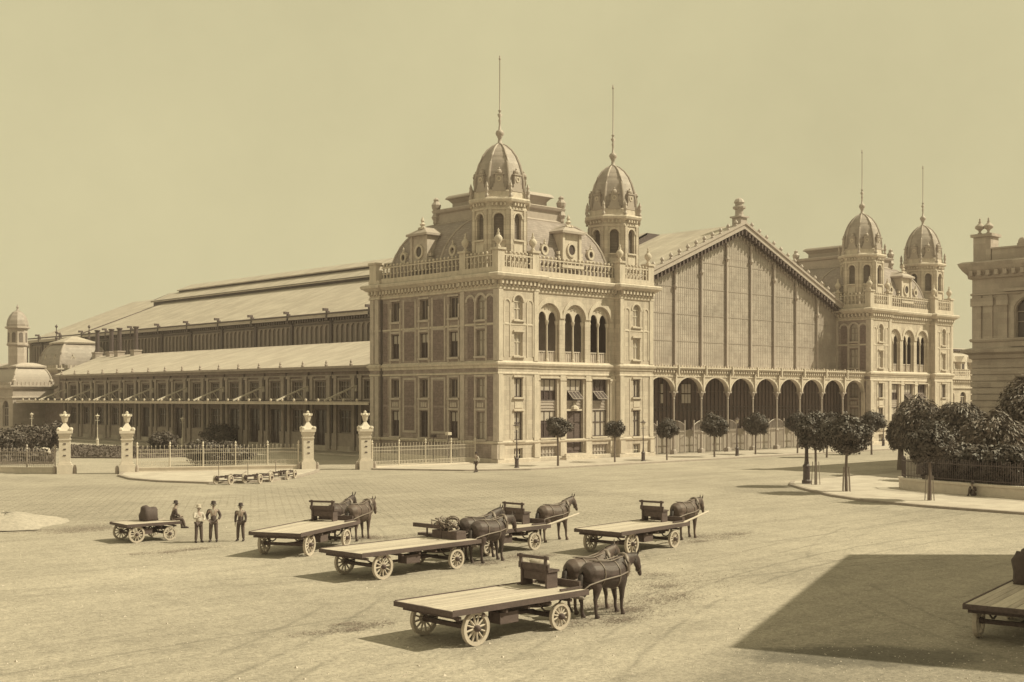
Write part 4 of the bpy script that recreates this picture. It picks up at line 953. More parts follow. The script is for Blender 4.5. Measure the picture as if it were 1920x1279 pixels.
# ------------------------------------------------------------------ pavilions at the far left end
def make_end_pavilion():
    T = thing('end_pavilion', 'small pale pavilion with bell-shaped roof and one domed turret at far left', 'building', (2.95, 119.6, 0)); T.scale = (1.04, 1.04, 1.0)
    x0, x1, y0, y1 = -3.5, 2.9, -6.5, 5.0; zc = 8.0
    f = Frame((0, y0, 0), (1, 0, 0), (0, -1, 0)); s = Frame((x0, 0, 0), (0, 1, 0), (-1, 0, 0))
    mb = MB(); wall(mb, f, x0, x1, 0, zc, [], 0.3); wall(mb, s, y0, y1, 0, zc, [(y0 + 1.6, y0 + 4.0, 1.6, 4.6, 1.2), (y0 + 6.6, y0 + 9.0, 1.6, 4.6, 1.2)], 0.4)
    mb.quad((x1, y0, 0), (x1, y1, 0), (x1, y1, zc), (x1, y0, zc)); mb.quad((x0, y1, 0), (x1, y1, 0), (x1, y1, zc), (x0, y1, zc))
    mb.box(x0 + 0.6, x1 - 0.3, y0 + 0.6, y1 - 0.3, zc - 0.3, zc - 0.1); mb.build('wall', 'shadestone', T)
    mb = MB(); mb.box(x0 + 0.5, x1 - 0.3, y0 + 0.5, y1 - 0.3, 0, zc - 0.4); mb.build('inner_core', 'dark', T)
    p = [(x0, y0), (x1, y0), (x1, y1), (x0, y1)]
    q = MB(); q.sweep(p, [(0, zc - 0.4), (0.3, zc - 0.3), (0.5, zc), (0.5, zc + 0.2), (-0.3, zc + 0.25)]); q.build('cornice', 'sidetrim', T)
    q = MB(); q.sweep(p, [(0, 6.15), (0.2, 6.2), (0.2, 6.4), (0, 6.45)]); q.build('belt_course', 'sidetrim', T)
    r = MB(); R_ = mansard(r, x0 + 0.2, x1 - 0.2, y0 + 0.2, y1 - 0.2, 1.3, zc + 0.2, 3.0); ro = r.build('roof', 'rib', T)
    h = MB(); h.sweep([(x0 + 1.3, y0 + 1.3), (x1 - 1.3, y0 + 1.3), (x1 - 1.3, y1 - 1.3), (x0 + 1.3, y1 - 1.3)], [(-1, zc + 3.1), (0.5, zc + 3.1), (0.5, zc + 3.35), (-0.6, zc + 3.8), (-1, zc + 3.9)])
    for j in (0, 1, 3): h.tube([a[j] for a in R_], 0.12, 6)
    h.build('roof_edge', 'sidetrim', ro)
    cr = MB(); u = x0
    while u < x1: cr.fbox(f, u, u + 0.3, 0.2, 0.4, zc + 0.2, zc + 0.75); u += 0.6
    u = y0
    while u < y1: cr.fbox(s, u, u + 0.3, 0.2, 0.4, zc + 0.2, zc + 0.75); u += 0.6
    cr.build('crest_edging', 'sidetrim', T)
    cx, cy = -1.3, -2.8
    t = MB(); t.lathe(cx, cy, [(1.35, zc), (1.35, 14.6), (1.6, 14.7), (1.6, 14.95), (1.5, 15.0), (1.45, 17.3), (1.85, 17.5), (1.85, 17.75), (1.5, 17.8)], 8, rad(22.5)); to = t.build('turret', 'shadestone', T)
    d = MB(); d.lathe(cx, cy, [(1.55, 17.7), (1.62, 18.1), (1.5, 18.8), (1.2, 19.5), (0.75, 20.1), (0.25, 20.4), (0.12, 20.7), (0.2, 20.9), (0.02, 21.4)], 8, rad(22.5)); d.build('dome', 'domelead', to)
    for k in range(8):
        w_ = MB(); a = pi / 4 * k; N = (math.cos(a), math.sin(a), 0); U = (-math.sin(a), math.cos(a), 0); F = Frame((cx + N[0] * 1.35, cy + N[1] * 1.35, 0), U, N)
        w_.prism([F(x, 0.0, 15.2 + z) for x, z in arch_pts(0.6, 1.3, 0.3)], (N[0] * 0.05, N[1] * 0.05, 0)); w_.build('turret_window', 'louvre', to)
    for k, c in enumerate((y0 + 2.8, y0 + 7.8)): window(T, s, c, 1.6, 4.6, 2.4, 1.2, depth=0.35, style='dark', nm=3, nt_=(0.6,), fm='iron')
    for x, y in ((x0 + 0.3, y0 + 0.3), (x1 - 0.3, y0 + 0.3)): u = MB(); urn(u, x, y, zc + 0.2, 1.1); u.build('urn', 'sidetrim', T)
make_end_pavilion()
def make_rear_pavilion():
    T = thing('rear_pavilion', 'pale rear pavilion with swelling mansard roof and two roof finials behind the wing', 'building', (16.6, 129.3, 0))
    h_ = 4.6; x0, x1, y0, y1 = -h_, h_, -h_, h_
    mb = MB(); mb.box(x0, x1, y0, y1, 0, 11.2); mb.build('wall', 'brickwall', T)
    q = MB(); p = [(x0, y0), (x1, y0), (x1, y1), (x0, y1)]; q.sweep(p, [(0, 10.6), (0.3, 10.8), (0.6, 11.1), (0.6, 11.35), (-0.4, 11.4)])
    f = Frame((0, y0, 0), (1, 0, 0), (0, -1, 0)); s = Frame((x0, 0, 0), (0, 1, 0), (-1, 0, 0)); q.build('cornice', 'trim', T)
    for F, a, b in ((f, x0, x1), (s, y0, y1)):
        bb = MB(); u = a
        while u < b: bb.fbox(F, u + 0.1, u + 0.45, 0.3, 0.5, 11.3, 11.9); u += 0.8
        bb.build('crest_edging', 'trim', T)
    r = MB(); R_ = mansard(r, x0 + 0.1, x1 - 0.1, y0 + 0.1, y1 - 0.1, 2.1, 11.3, 4.5); ro = r.build('roof', 'domelead', T)
    h = MB()
    for j in range(4): h.tube([a[j] for a in R_], 0.17, 6)
    h.build('hip_roll', 'rib', ro)
    h = MB(); h.sweep([(x0 + 2.1, y0 + 2.1), (x1 - 2.1, y0 + 2.1), (x1 - 2.1, y1 - 2.1), (x0 + 2.1, y1 - 2.1)], [(-2, 15.7), (0.6, 15.7), (0.7, 16.0), (0.2, 16.2), (-2, 17.1)])
    h.build('roof_crown', 'roof2', ro)
    for x, y in ((-2.3, 2.0), (2.3, -1.2)):
        fi = MB(); fi.lathe(x, y, [(0.3, 16.0), (0.18, 16.6), (0.3, 16.9), (0.1, 17.1), (0.08, 17.6), (0.28, 17.9), (0.09, 18.1), (0.07, 18.6), (0.28, 18.9), (0.02, 19.3)], 8); fi.build('finial', 'darkiron', ro)
    for F, us in ((s, (-2.0, 2.0)), (f, (-2, 2))):
        for u in us: oculus(F, u, 13.0, -0.35, T, 0.7)
make_rear_pavilion()

# ------------------------------------------------------------------ low wing beyond the far pavilion
def make_far_wing():
    T = thing('far_wing', 'low pale wing with attic dormers between the far pavilion and the shaded building', 'building', (98, 3, 0))
    f = Frame((0, 0, 0), (1, 0, 0), (0, -1, 0)); x0, x1 = -9.9, 22
    cs = [-8.0 + 3.6 * k for k in range(8)]
    mb = MB(); wall(mb, f, x0, x1, 0, 9.2, [(c - 0.9, c + 0.9, 3.4, 6.4, 0.7) for c in cs], 0.35); mb.quad((x0, 10, 0), (x1, 10, 0), (x1, 10, 9.2), (x0, 10, 9.2)); mb.quad((x1, 0, 0), (x1, 10, 0), (x1, 10, 9.2), (x1, 0, 9.2)); mb.build('wall', 'stone', T)
    mb = MB(); mb.box(x0 + .1, x1 - .3, 0.5, 9.8, 0, 9.1); mb.build('inner_core', 'dark', T)
    for c in cs: window(T, f, c, 3.4, 6.4, 1.8, 0.7, style='dark', nm=3, nt_=(0.6,))
    q = MB(); q.fbox(f, x0, x1, 0, 0.5, 8.9, 9.2); q.fbox(f, x0, x1, 0, 0.2, 7.6, 7.8)
    u = x0 + 0.3
    while u < x1: q.fbox(f, u - 0.12, u + 0.12, 0, 0.35, 8.5, 8.9); u += 0.6
    q.build('cornice', 'trim', T)
    b = MB(); balustrade(b, f, x0, x1, 9.25, 10.5); b.build('balustrade', 'trim', T)
    r = MB(); r.prism([(x0, 0.8, 9.2), (x0, 2.6, 13.4), (x0, 8, 14.2), (x0, 10, 9.2)], (x1 - x0, 0, 0)); ro = r.build('roof', 'roof2', T)
    e = MB(); e.box(x0, x1, 2.2, 2.8, 13.3, 13.6); e.build('roof_edge', 'darkiron', ro)
    for c in (-8.6, -5.6, -2.4, 1.0, 5):
        d = MB(); d.box(c - 0.7, c + 0.7, 0.9, 2.6, 9.6, 11.6); d.prism([(c - 0.9, 0.7, 11.6), (c + 0.9, 0.7, 11.6), (c, 0.7, 12.5)], (0, 1.8, 0)); do = d.build('dormer', 'trim', ro)
        g = MB(); g.quad((c - 0.4, 0.88, 9.9), (c + 0.4, 0.88, 9.9), (c + 0.4, 0.88, 11.3), (c - 0.4, 0.88, 11.3)); g.build('pane', 'pane', do)
make_far_wing()

# ------------------------------------------------------------------ shaded building at the right edge
def make_corner_block():
    T = thing('corner_block', 'shaded stone building with rusticated ground floor and two roof urns at right edge', 'building', (24.7, -33.9, 0))
    F = Frame((0, 0, 0), (0, -1, 0), (-1, 0, 0)); F2 = Frame((0, 0, 0), (1, 0, 0), (0, 1, 0)); Ln, Wd = 34.0, 24.0
    cs = [4.95 + 5.2 * k for k in range(6)]
    mb = MB(); hol = [(c - 1.15, c + 1.15, 11.0, 13.5, 1.15) for c in cs] + [(c - 1.1, c + 1.1, 3.2, 8.0, 0) for c in cs]
    wall(mb, F, 0, Ln, 0, 17.2, hol, 0.4)
    mb.quad((0, 0, 0), (Wd, 0, 0), (Wd, 0, 17.2), (0, 0, 17.2)); mb.quad((Wd, 0, 0), (Wd, -Ln, 0), (Wd, -Ln, 17.2), (Wd, 0, 17.2)); mb.quad((0, -Ln, 0), (Wd, -Ln, 0), (Wd, -Ln, 17.2), (0, -Ln, 17.2)); mb.build('wall', 'shadestone', T)
    mb = MB(); mb.box(0.5, Wd - 0.3, -Ln + 0.3, -0.3, 0, 17.0); mb.build('inner_core', 'dark', T)
    for c in cs: window(T, F, c, 11.0, 13.5, 2.3, 1.15, depth=0.35, style='dark', nm=2, nt_=(0.66,), fm='woodmid'); window(T, F, c, 3.2, 8.0, 2.2, depth=0.35, style='dark', nm=2, nt_=(0.7,), fm='woodmid')
    # rustication courses
    q = MB()
    k = 0.4
    edges = [-0.1] + [e for c in cs for e in (c - 1.15, c + 1.15)] + [Ln]
    while k < 9.3:
        if k + 0.46 < 3.2 or k > 8.0: q.fbox(F, -0.1, Ln, 0, 0.1, k, k + 0.46)
        else:
            for a, b in zip(edges[::2], edges[1::2]): q.fbox(F, a, b, 0, 0.1, k, k + 0.46)
        k += 0.56
    q.build('rustication', 'shadestone', T)
    path = [(0, -Ln), (Wd, -Ln), (Wd, 0), (0, 0)]
    m_ = MB(); m_.sweep(path, [(0, 9.5), (0.2, 9.6), (0.25, 9.9), (0.7, 10.1), (0.75, 10.35), (0.1, 10.5), (0, 10.5)]); m_.sweep(path, [(0, 11.0 + 0.0), (0.12, 11.02), (0.2, 11.2), (0.12, 11.3), (0, 11.3)])
    m_.sweep(path, [(0, 15.0), (0.12, 15.05), (0.12, 15.2), (0, 15.25)])
    m_.sweep(path, [(0, 16.4), (0.25, 16.5), (0.3, 16.8), (0.62, 17.2), (0.8, 17.5), (0.92, 17.8), (0.6, 17.95), (-0.6, 18.0)]); m_.build('cornice', 'shadestone', T)
    b = MB(); u = 0.2
    while u < Ln: b.fbox(F, u - 0.16, u + 0.16, 0.25, 0.75, 16.7, 17.15); u += 0.75
    b.build('cornice_brackets', 'shadestone', T)
    d = MB()
    for c in cs:
        for s_ in (-1.4, 1.4): d.fbox(F, c + s_ - 0.2, c + s_ + 0.2, 0, 0.14, 11.3, 13.5)
        for j in range(10):
            a0 = pi * j / 10; a1 = pi * (j + 1) / 10
            p = [F(c + r * math.cos(a), 0, 13.5 + r * math.sin(a)) for a in (a0, a1) for r in (1.25, 1.6)]; d.prism([p[0], p[1], p[3], p[2]], (-0.14, 0, 0))
        d.fbox(F, c - 2.0, c + 2.0, 0, 0.35, 15.25, 15.5); d.fbox(F, c - 1.5, c + 1.5, 0, 0.3, 10.55, 10.98)
    for u in (0.45, 1.45, 2.75): d.fbox(F, u - 0.4, u + 0.4, 0, 0.14, 11.3, 15.0); d.fbox(F, u - 0.5, u + 0.5, 0, 0.26, 14.1, 14.8)
    d.build('pilaster', 'shadestone', T)
    pa = MB(); pa.box(0.1, 0.5, -Ln, -1.7, 18.0, 18.95); pa.box(0.0, 0.6, -Ln, -1.7, 18.95, 19.1); pa.build('parapet', 'shadestone', T)
    pe = MB(); pe.box(0.0, 1.5, -1.65, -0.1, 18.0, 20.1); pe.box(-0.18, 1.68, -1.83, 0.08, 20.1, 20.35); pe.build('pedestal', 'shadestone', T)
    for x, y in ((0.4, -0.5), (0.45, -1.25)):
        u = MB(); urn(u, x, y, 20.35, 1.0, 10); u.ball((x, y - 0.0, 20.98), 0.42, 10, 6, (1, 1, 0.62)); u.build('urn', 'shadestone', T, smooth=True)
    an = MB(); an.box(0.1, 0.5, -4.6, -3.9, 19.1, 19.3); an.ball((0.3, -4.25, 19.4), 0.36, 8, 6, (0.6, 1, 1.1)); an.build('acroterion', 'shadestone', T)
    r = MB(); r.add([(0.6, -1.8, 18.3), (Wd - .5, -1.8, 18.3), (Wd - .5, -Ln + .5, 18.3), (0.6, -Ln + .5, 18.3), (11, -12, 22.4), (11, -Ln + 11, 22.4)], [(0, 1, 4), (1, 2, 5, 4), (2, 3, 5), (3, 0, 4, 5)]); r.build('roof', 'roof', T)
make_corner_block()

# ------------------------------------------------------------------ house outside the frame on the right (throws the big shadow)
def W2(lat, d): p = CAM + RIGHT * lat + LOOK * d; return (p.x, p.y)
def make_house():
    h = 16.4; off = h / math.tan(SUN_EL)
    A = W2(5.4 + off, 30.6); B = W2(13.3 + off, 48.8); Cc = W2(13.3 + off + 22, 48.8 - 6.5); D = W2(5.4 + off + 22, 30.6 - 11)
    T = thing('town_house', 'plain rendered town house beside the square', 'building', (A[0], A[1], 0))
    L_ = [(p[0] - A[0], p[1] - A[1], 0) for p in (A, B, Cc, D)]
    mb = MB(); mb.prism(L_, (0, 0, h)); mb.build('wall', 'shadestone', T)
    N = Vector((L_[1][0], L_[1][1], 0)).normalized(); F = Frame((0, 0, 0), N, (-N.y, N.x, 0))
    for r_ in range(4):
        for k in range(5): window(T, F, 2.2 + 3.9 * k, 1.4 + 3.9 * r_, 3.8 + 3.9 * r_, 1.3, depth=-0.06, style='dark')
make_house()

# ------------------------------------------------------------------ ground and pavings
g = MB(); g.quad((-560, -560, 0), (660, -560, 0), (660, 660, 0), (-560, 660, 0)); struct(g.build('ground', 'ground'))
# the dusty summer air over the square
hz = MB(); hz.box(-580, 680, -580, 680, -1.0, 42.0); ho = hz.build('haze', None); ho['kind'] = 'stuff'
hm = bpy.data.materials.new('dusty_air'); hm.use_nodes = True; hn = hm.node_tree.nodes; hn.clear()
hv = hn.new('ShaderNodeVolumePrincipled'); hv.inputs['Color'].default_value = (0.95, 0.84, 0.82, 1); hv.inputs['Density'].default_value = 0.00035; hv.inputs['Anisotropy'].default_value = 0.0
hout = hn.new('ShaderNodeOutputMaterial'); hm.node_tree.links.new(hv.outputs[0], hout.inputs['Volume']); ho.data.materials.clear(); ho.data.materials.append(hm)
def pad(name, pts, z, m='pave'):
    p = MB(); p.prism([(x, y, z) for x, y in pts], (0, 0, -z - 0.05)); o = struct(p.build(name, m))
    k = MB(); k.sweep(pts, [(-0.02, -0.05), (0.16, -0.05), (0.16, z - 0.01), (0.1, z + 0.012), (-0.16, z + 0.012), (-0.16, z - 0.02)]); struct(k.build(name + '_kerb', 'kerb'))
def smooth(pts, n=4):
    out = []; N = len(pts)
    for i in range(N):
        p0, p1, p2, p3 = (Vector(pts[(i + j) % N]) for j in (-1, 0, 1, 2))
        for k in range(n):
            t = k / n; q = 0.5 * ((2 * p1) + (p2 - p0) * t + (2 * p0 - 5 * p1 + 4 * p2 - p3) * t * t + (3 * p1 - p0 - 3 * p2 + p3) * t ** 3); out.append((q.x, q.y))
    return out
def ccw(p):
    a = sum(p[i][0] * p[(i + 1) % len(p)][1] - p[(i + 1) % len(p)][0] * p[i][1] for i in range(len(p))); return p if a > 0 else p[::-1]
side_in = [(-1.0, -32.8), (-3.9, -34.6), (-7.0, -38.0), (-10.0, -41.7), (-12.0, -45.4), (-12.9, -49.5), (-13.2, -55.2), (-13.2, -70)]
pad('sidewalk', ccw(side_in + [(20, -70), (20, -32.8)]), 0.14)
isl = [(-33.4, 8.0), (-34.6, 3.5), (-34.3, -0.5), (-32.6, -4.5), (-28.4, -5.5), (-23.5, -2.6), (-19.4, 1.3), (-17.6, 3.6), (-17.4, 5.2), (-31.0, 11.9)]
pad('gate_island', ccw(isl), 0.14)
pad('front_pavement', ccw([(-13.4, 1.2), (-9.0, -5.6), (-4.0, -8.3), (80, -8.3), (80, 0.2), (-0.5, 0.2), (-0.5, 8), (-12.8, 3.2)]), 0.12)

# ------------------------------------------------------------------ gate piers and railings
def make_pier(label, x, y, rz):
    T = thing('gate_pier', label, 'gate pier', (x, y, 0), rz, 'white stone gate piers with lanterns')
    b = MB(); b.box(-0.6, 0.6, -0.6, 0.6, 0, 0.75); b.box(-0.52, 0.52, -0.52, 0.52, 0.75, 0.9); b.box(-0.44, 0.44, -0.44, 0.44, 0.9, 3.05)
    b.box(-0.5, 0.5, -0.5, 0.5, 2.75, 2.85); b.box(-0.5, 0.5, -0.5, 0.5, 3.05, 3.3); b.build('shaft', 'pier', T)
    c = MB(); c.box(-0.6, 0.6, -0.6, 0.6, 3.3, 3.52)
    for sx_ in (-1, 1):
        for sy_ in (-1, 1): c.ball((sx_ * 0.48, sy_ * 0.48, 3.62), 0.17, 6, 4)
    c.lathe(0, 0, [(0.72, 3.52), (0.5, 3.75), (0.3, 3.95), (0.16, 4.12), (0.14, 4.2)], 4, pi / 4); c.build('cap', 'pier', T)
    l = MB(); l.lathe(0, 0, [(0.14, 4.18), (0.2, 4.25), (0.3, 4.66), (0.34, 4.7)], 8); lo = l.build('lantern', 'glasslamp', T)
    t = MB(); t.lathe(0, 0, [(0.38, 4.68), (0.38, 4.74), (0.22, 4.86), (0.1, 4.92), (0.14, 5.0), (0.02, 5.12)], 8)
    for k in range(8):
        a = pi / 4 * k; t.lathe(0.36 * math.cos(a), 0.36 * math.sin(a), [(0.03, 4.7), (0.05, 4.8), (0.005, 4.9)], 4)
    t.build('lantern_crown', 'lightiron', lo)
    q = MB()
    for z in (1.5, 2.0, 2.45): q.lathe(0, 0, [(0.01, z)], 3) if False else q.box(-0.1, 0.1, -0.47, -0.44, z - 0.05, z + 0.05)
    q.build('iron_fitting', 'darkiron', T)
    g_ = MB()
    for dx in (-0.78, 0.78): g_.lathe(dx, -0.3, [(0.16, 0), (0.14, 0.5), (0.08, 0.68), (0.02, 0.72)], 8)
    g_.build('guard_stone', 'kerb', T)
    return T
piers = [(-35.1, 14.3), (-31.4, 10.8), (-18.1, 4.4), (-13.6, 2.3)]
labs = ['white gate pier with lantern, leftmost, beside the shrubs', 'white gate pier with lantern at left end of the island railing', 'white gate pier with lantern at right end of the island railing', 'white gate pier with lantern nearest the pavilion']
for (x, y), l in zip(piers, labs): make_pier(l, x, y, rad(-25))

def railing(label, a, b, wall_h, top, m='lightiron', step=0.17, post=2.6, lattice=True):
    a = Vector((a[0], a[1], 0)); b = Vector((b[0], b[1], 0)); d = (b - a); Ln = d.length; U = d / Ln
    T = thing('iron_railing', label, 'railing', (a.x, a.y, 0)); F = Frame((0, 0, 0), U, (U.y, -U.x, 0))
    if wall_h > 0:
        w_ = MB(); w_.fbox(F, 0, Ln, -0.2, 0.2, 0, wall_h); w_.fbox(F, 0, Ln, -0.26, 0.26, wall_h, wall_h + 0.1); w_.build('kerb_wall', 'pier', T)
    z0 = wall_h + 0.1; q = MB(); n = int(Ln / step)
    for i in range(1, n):
        u = Ln * i / n; h = top if i % 2 else top - 0.16
        q.fbox(F, u - 0.012, u + 0.012, -0.012, 0.012, z0, h)
        if i % 2: p = F(u, 0, h); q.lathe(p[0], p[1], [(0.015, h), (0.04, h + 0.05), (0.005, h + 0.15)], 4)
    for z in (z0 + 0.1, z0 + 0.4, top - 0.55, top - 0.25): q.fbox(F, 0.0, Ln, -0.018, 0.018, z, z + 0.03)
    if lattice:
        i = 0; u = 0.2
        while u < Ln - 0.2:
            q.ring(F, u, z0 + 0.27, -0.012, 0.012, 0.08, 0.10, 8); u += 0.34
    q.build('railing_bars', m, T)
    k = int(Ln / post)
    for i in range(0, k + 1):
        u = min(max(0.06, Ln * i / max(1, k)), Ln - 0.06); p = F(u, 0, 0)
        s_ = MB(); s_.lathe(p[0], p[1], [(0.06, z0), (0.05, top), (0.11, top + 0.06), (0.05, top + 0.15), (0.1, top + 0.28), (0.01, top + 0.45)], 6); s_.build('railing_post', m, T)
    return T
pv = lambda i, j, k: (piers[i][0] + (piers[j][0] - piers[i][0]) * k, piers[i][1] + (piers[j][1] - piers[i][1]) * k)
railing('ornate iron railing on a stone kerb between the two island gate piers', pv(1, 2, 0.05), pv(1, 2, 0.95), 0.42, 2.15)
railing('iron railing running from the last gate pier to the pavilion corner', pv(3, 3, 0) if False else (-12.9, 2.3), (-1.0, 2.0), 0.12, 2.1)
railing('iron railing on a low kerb left of the leftmost gate pier', (-44.5, 28.0), (-35.6, 14.9), 0.42, 1.95, m='iron')

# ------------------------------------------------------------------ lamps, posts
def make_lamp(name, label, x, y, h, m='darkiron', gm='glasslamp', group=None):
    T = thing(name, label, 'street lamp', (x, y, 0), 0, group)
    p = MB(); p.lathe(0, 0, [(0.26, 0), (0.26, 0.12), (0.18, 0.2), (0.17, 0.85), (0.22, 0.92), (0.1, 1.05), (0.065, 1.3), (0.05, h * 0.55), (0.08, h * 0.56), (0.045, h * 0.6), (0.035, h * 0.86)], 8); p.build('post', m, T)
    p = MB(); p.tube([(-0.32, 0, h * 0.82), (0.32, 0, h * 0.82)], 0.025, 5); p.build('ladder_bar', m, T)
    l = MB(); l.lathe(0, 0, [(0.06, h * 0.86), (0.11, h * 0.87), (0.19, h * 0.955), (0.02, h * 0.955)], 6); lo = l.build('lantern', gm, T)
    c = MB(); c.lathe(0, 0, [(0.30, h * 0.955), (0.29, h * 0.965), (0.12, h * 0.985), (0.05, h * 0.99), (0.07, h + 0.02), (0.01, h + 0.12)], 8); c.build('lantern_cap', m, lo)
    return T
LG = 'gas lamps along the station front'
for l, x, y, h in (('dark gas lamp before the left tower of the near pavilion', -4.1, -6.8, 3.95), ('dark gas lamp before the right tower of the near pavilion', 12.7, -6.8, 4.0), ('dark gas lamp between two round trees before the arcade', 28.0, -6.6, 4.1), ('dark gas lamp before the far pavilion', 63.3, -3.3, 3.9)):
    make_lamp('street_lamp', l, x, y, h, group=LG)
for l, x, y, h in (('pale garden lamp at far left above the shrubs', -8.8, 85.5, 4.1), ('pale garden lamp between the two left gate piers', -8.8, 65.0, 4.1), ('pale garden lamp behind the island railing', 6.2 - 7, 58.0, 3.7)):
    make_lamp('garden_lamp', l, x, y, h, m='lightiron', group='pale lamps in the station garden')
def make_column(label, x, y):
    T = thing('advert_bollard', label, 'bollard', (x, y, 0.14)); p = MB()
    p.lathe(0, 0, [(0.34, 0), (0.34, 0.2), (0.26, 0.3), (0.24, 1.15), (0.3, 1.25), (0.18, 1.4), (0.14, 1.7), (0.1, 3.2), (0.14, 3.3), (0.02, 3.45)], 10); p.build('body', 'darkiron', T)
make_column('thick dark iron post beside the round trees at the sidewalk tip', -2.9, -35.2)
for l, x, y, h in (('short dark sign post inside the pavilion railing', -0.9, 8.3, 2.4), ('thin dark post near the pavilion railing', -3.6, 2.9, 2.8)):
    T = thing('iron_post', l, 'post', (x, y, 0)); p = MB(); p.lathe(0, 0, [(0.16, 0), (0.1, 0.3), (0.05, 0.4), (0.04, h)], 6); p.build('post', 'darkiron', T)
    p = MB(); p.box(-0.22, 0.22, -0.22, 0.22, h - 0.05, h + 0.22); p.build('lantern_box', 'darkiron' if x > -2 else 'lightiron', T)

# ------------------------------------------------------------------ vegetation
def leaves(mb, c, rx, ry, rz, n, size, lumps=14, seed=0, shell=0.55, flat=0.5, droop=0.0):
    """leaf-sized faces in clumps set round an ellipsoid, with some inside it"""
    rn = random.Random(seed); cl = []
    for i in range(lumps):
        z = 1 - 2 * (i + 0.5) / lumps; a = i * 2.39996 + rn.uniform(-0.4, 0.4); q = math.sqrt(1 - z * z); k = rn.uniform(0.5, 0.76)
        cl.append((Vector((q * math.cos(a), q * math.sin(a), z)) * k, rn.uniform(0.28, 0.46)))
    for i in range(max(3, lumps // 4)): cl.append((Vector((rn.uniform(-.35, .35), rn.uniform(-.35, .35), rn.uniform(-.35, .35))), 0.45))
    for i in range(n):
        v, r = cl[rn.randrange(len(cl))]
        q = Vector((rn.gauss(0, 1), rn.gauss(0, 1), rn.gauss(0, 1))).normalized() * (r * (shell + (1 - shell) * rn.random()) * rn.uniform(0.8, 1.16))
        p = Vector(((v.x + q.x) * rx + c[0], (v.y + q.y) * ry + c[1], (v.z + q.z) * rz + c[2]))
        nrm = (q.normalized() + Vector((rn.uniform(-1, 1), rn.uniform(-1, 1), rn.uniform(-0.5, 1.3))) * flat).normalized()
        if droop: a = (Vector((v.x + q.x, v.y + q.y, 0)).normalized() + Vector((rn.uniform(-.5, .5), rn.uniform(-.5, .5), -droop * rn.random()))); a = (a - nrm * a.dot(nrm)).normalized(); b = nrm.cross(a)
        else:
            a = nrm.orthogonal().normalized(); b = nrm.cross(a); t = rn.uniform(0, 2 * pi); a, b = a * math.cos(t) + b * math.sin(t), b * math.cos(t) - a * math.sin(t)
        s = size * rn.uniform(0.6, 1.35); wd = 0.34 if droop else 0.6
        mb.add([tuple(p - a * s), tuple(p - b * s * wd + nrm * s * 0.1), tuple(p + a * s), tuple(p + b * s * wd + nrm * s * 0.1)], [(0, 1, 2, 3)])

def make_ball_tree(seed, h, zc, rx, rz, n=2600, thin=False):
    cr = MB(); leaves(cr, (0, 0, zc), rx, rx, rz, int(n * 1.5), 0.08, 22 if not thin else 11, seed, 0.55)
    leaves(cr, (0, 0, zc), rx * 0.72, rx * 0.72, rz * 0.72, n // 3, 0.17, 8, seed + 1, 0.3)
    rn = random.Random(seed)
    tk = MB(); tk.tube([(0, 0, 0), (0.03, 0.01, zc * 0.4), (-0.02, 0.02, zc - rz * 0.5), (0, 0, zc)], [0.09, 0.075, 0.065, 0.05], 7)
    for k in range(7):
        a = k * 0.9 + rn.random(); e = (math.cos(a) * rx * 0.6, math.sin(a) * rx * 0.6, zc + rz * rn.uniform(-0.1, 0.6)); tk.tube([(0, 0, zc - rz * 0.6), (e[0] * 0.4, e[1] * 0.4, zc - rz * 0.1), e], [0.05, 0.035, 0.015], 5)
    return cr.mesh('crown', 'leaf'), tk.mesh('trunk', 'bark')
BT = [make_ball_tree(11, 4.0, 3.0, 1.25, 1.0, 5200), make_ball_tree(23, 4.0, 3.0, 1.42, 1.12, 6000), make_ball_tree(37, 3.7, 2.95, 1.05, 0.9, 2200, True)]
TG = 'clipped ball-headed street trees'
def ball_tree(label, x, y, v, s, rz, z=0.0, guard=False):
    T = thing('ball_tree', label, 'tree', (x, y, z), rz, TG); q_ = random.Random(label); T.scale = (s * q_.uniform(0.92, 1.1), s * q_.uniform(0.92, 1.1), s * q_.uniform(0.98, 1.07))
    for nm, me in (('crown', BT[v][0]), ('trunk', BT[v][1])):
        o = bpy.data.objects.new(nm, me); C.objects.link(o); o.parent = T
    if guard:
        b = MB()
        for k in range(4): a = pi / 2 * k + 0.4; b.tube([(0.25 * math.cos(a), 0.25 * math.sin(a), 0), (0.18 * math.cos(a), 0.18 * math.sin(a), 1.3)], 0.025, 5)
        b.build('stake_guard', 'woodmid', T)
ball_tree('sparse ball-headed tree before the pavilion door', 0.9, -6.9, 2, 1.18, 0.3)
ball_tree('sparse ball-headed tree before the right tower of near pavilion', 9.3, -6.2, 2, 1.12, 2.1)
ball_tree('small ball-headed tree at the left end of the arcade', 15.9, -7.1, 0, 1.0, 1.0)
ball_tree('round ball-headed tree left of the gas lamp before the arcade', 24.4, -6.4, 1, 1.12, 2.0)
ball_tree('round ball-headed tree right of the gas lamp before the arcade', 32.4, -5.8, 1, 1.12, 3.3)
ball_tree('half-hidden ball-headed tree, left of the cluster before the arcade', 37.8, -7.5, 0, 1.1, 4.3)
ball_tree('half-hidden ball-headed tree at the middle of the cluster', 33.8, -13.7, 1, 1.12, 5.0)
ball_tree('ball-headed tree peeping over the right of the cluster', 43.0, -13.5, 0, 1.2, 0.8)
ball_tree('large ball-headed tree on the sidewalk tip, left of the front pair', -3.3, -36.2, 1, 1.17, 0.2, 0.14, True)
ball_tree('large ball-headed tree on the sidewalk, right of the front pair', -7.2, -41.0, 1, 1.2, 2.6, 0.14, True)
ball_tree('ball-headed tree nearest the kerb, before the park wall', -9.9, -48.2, 1, 1.12, 4.4, 0.14, True)

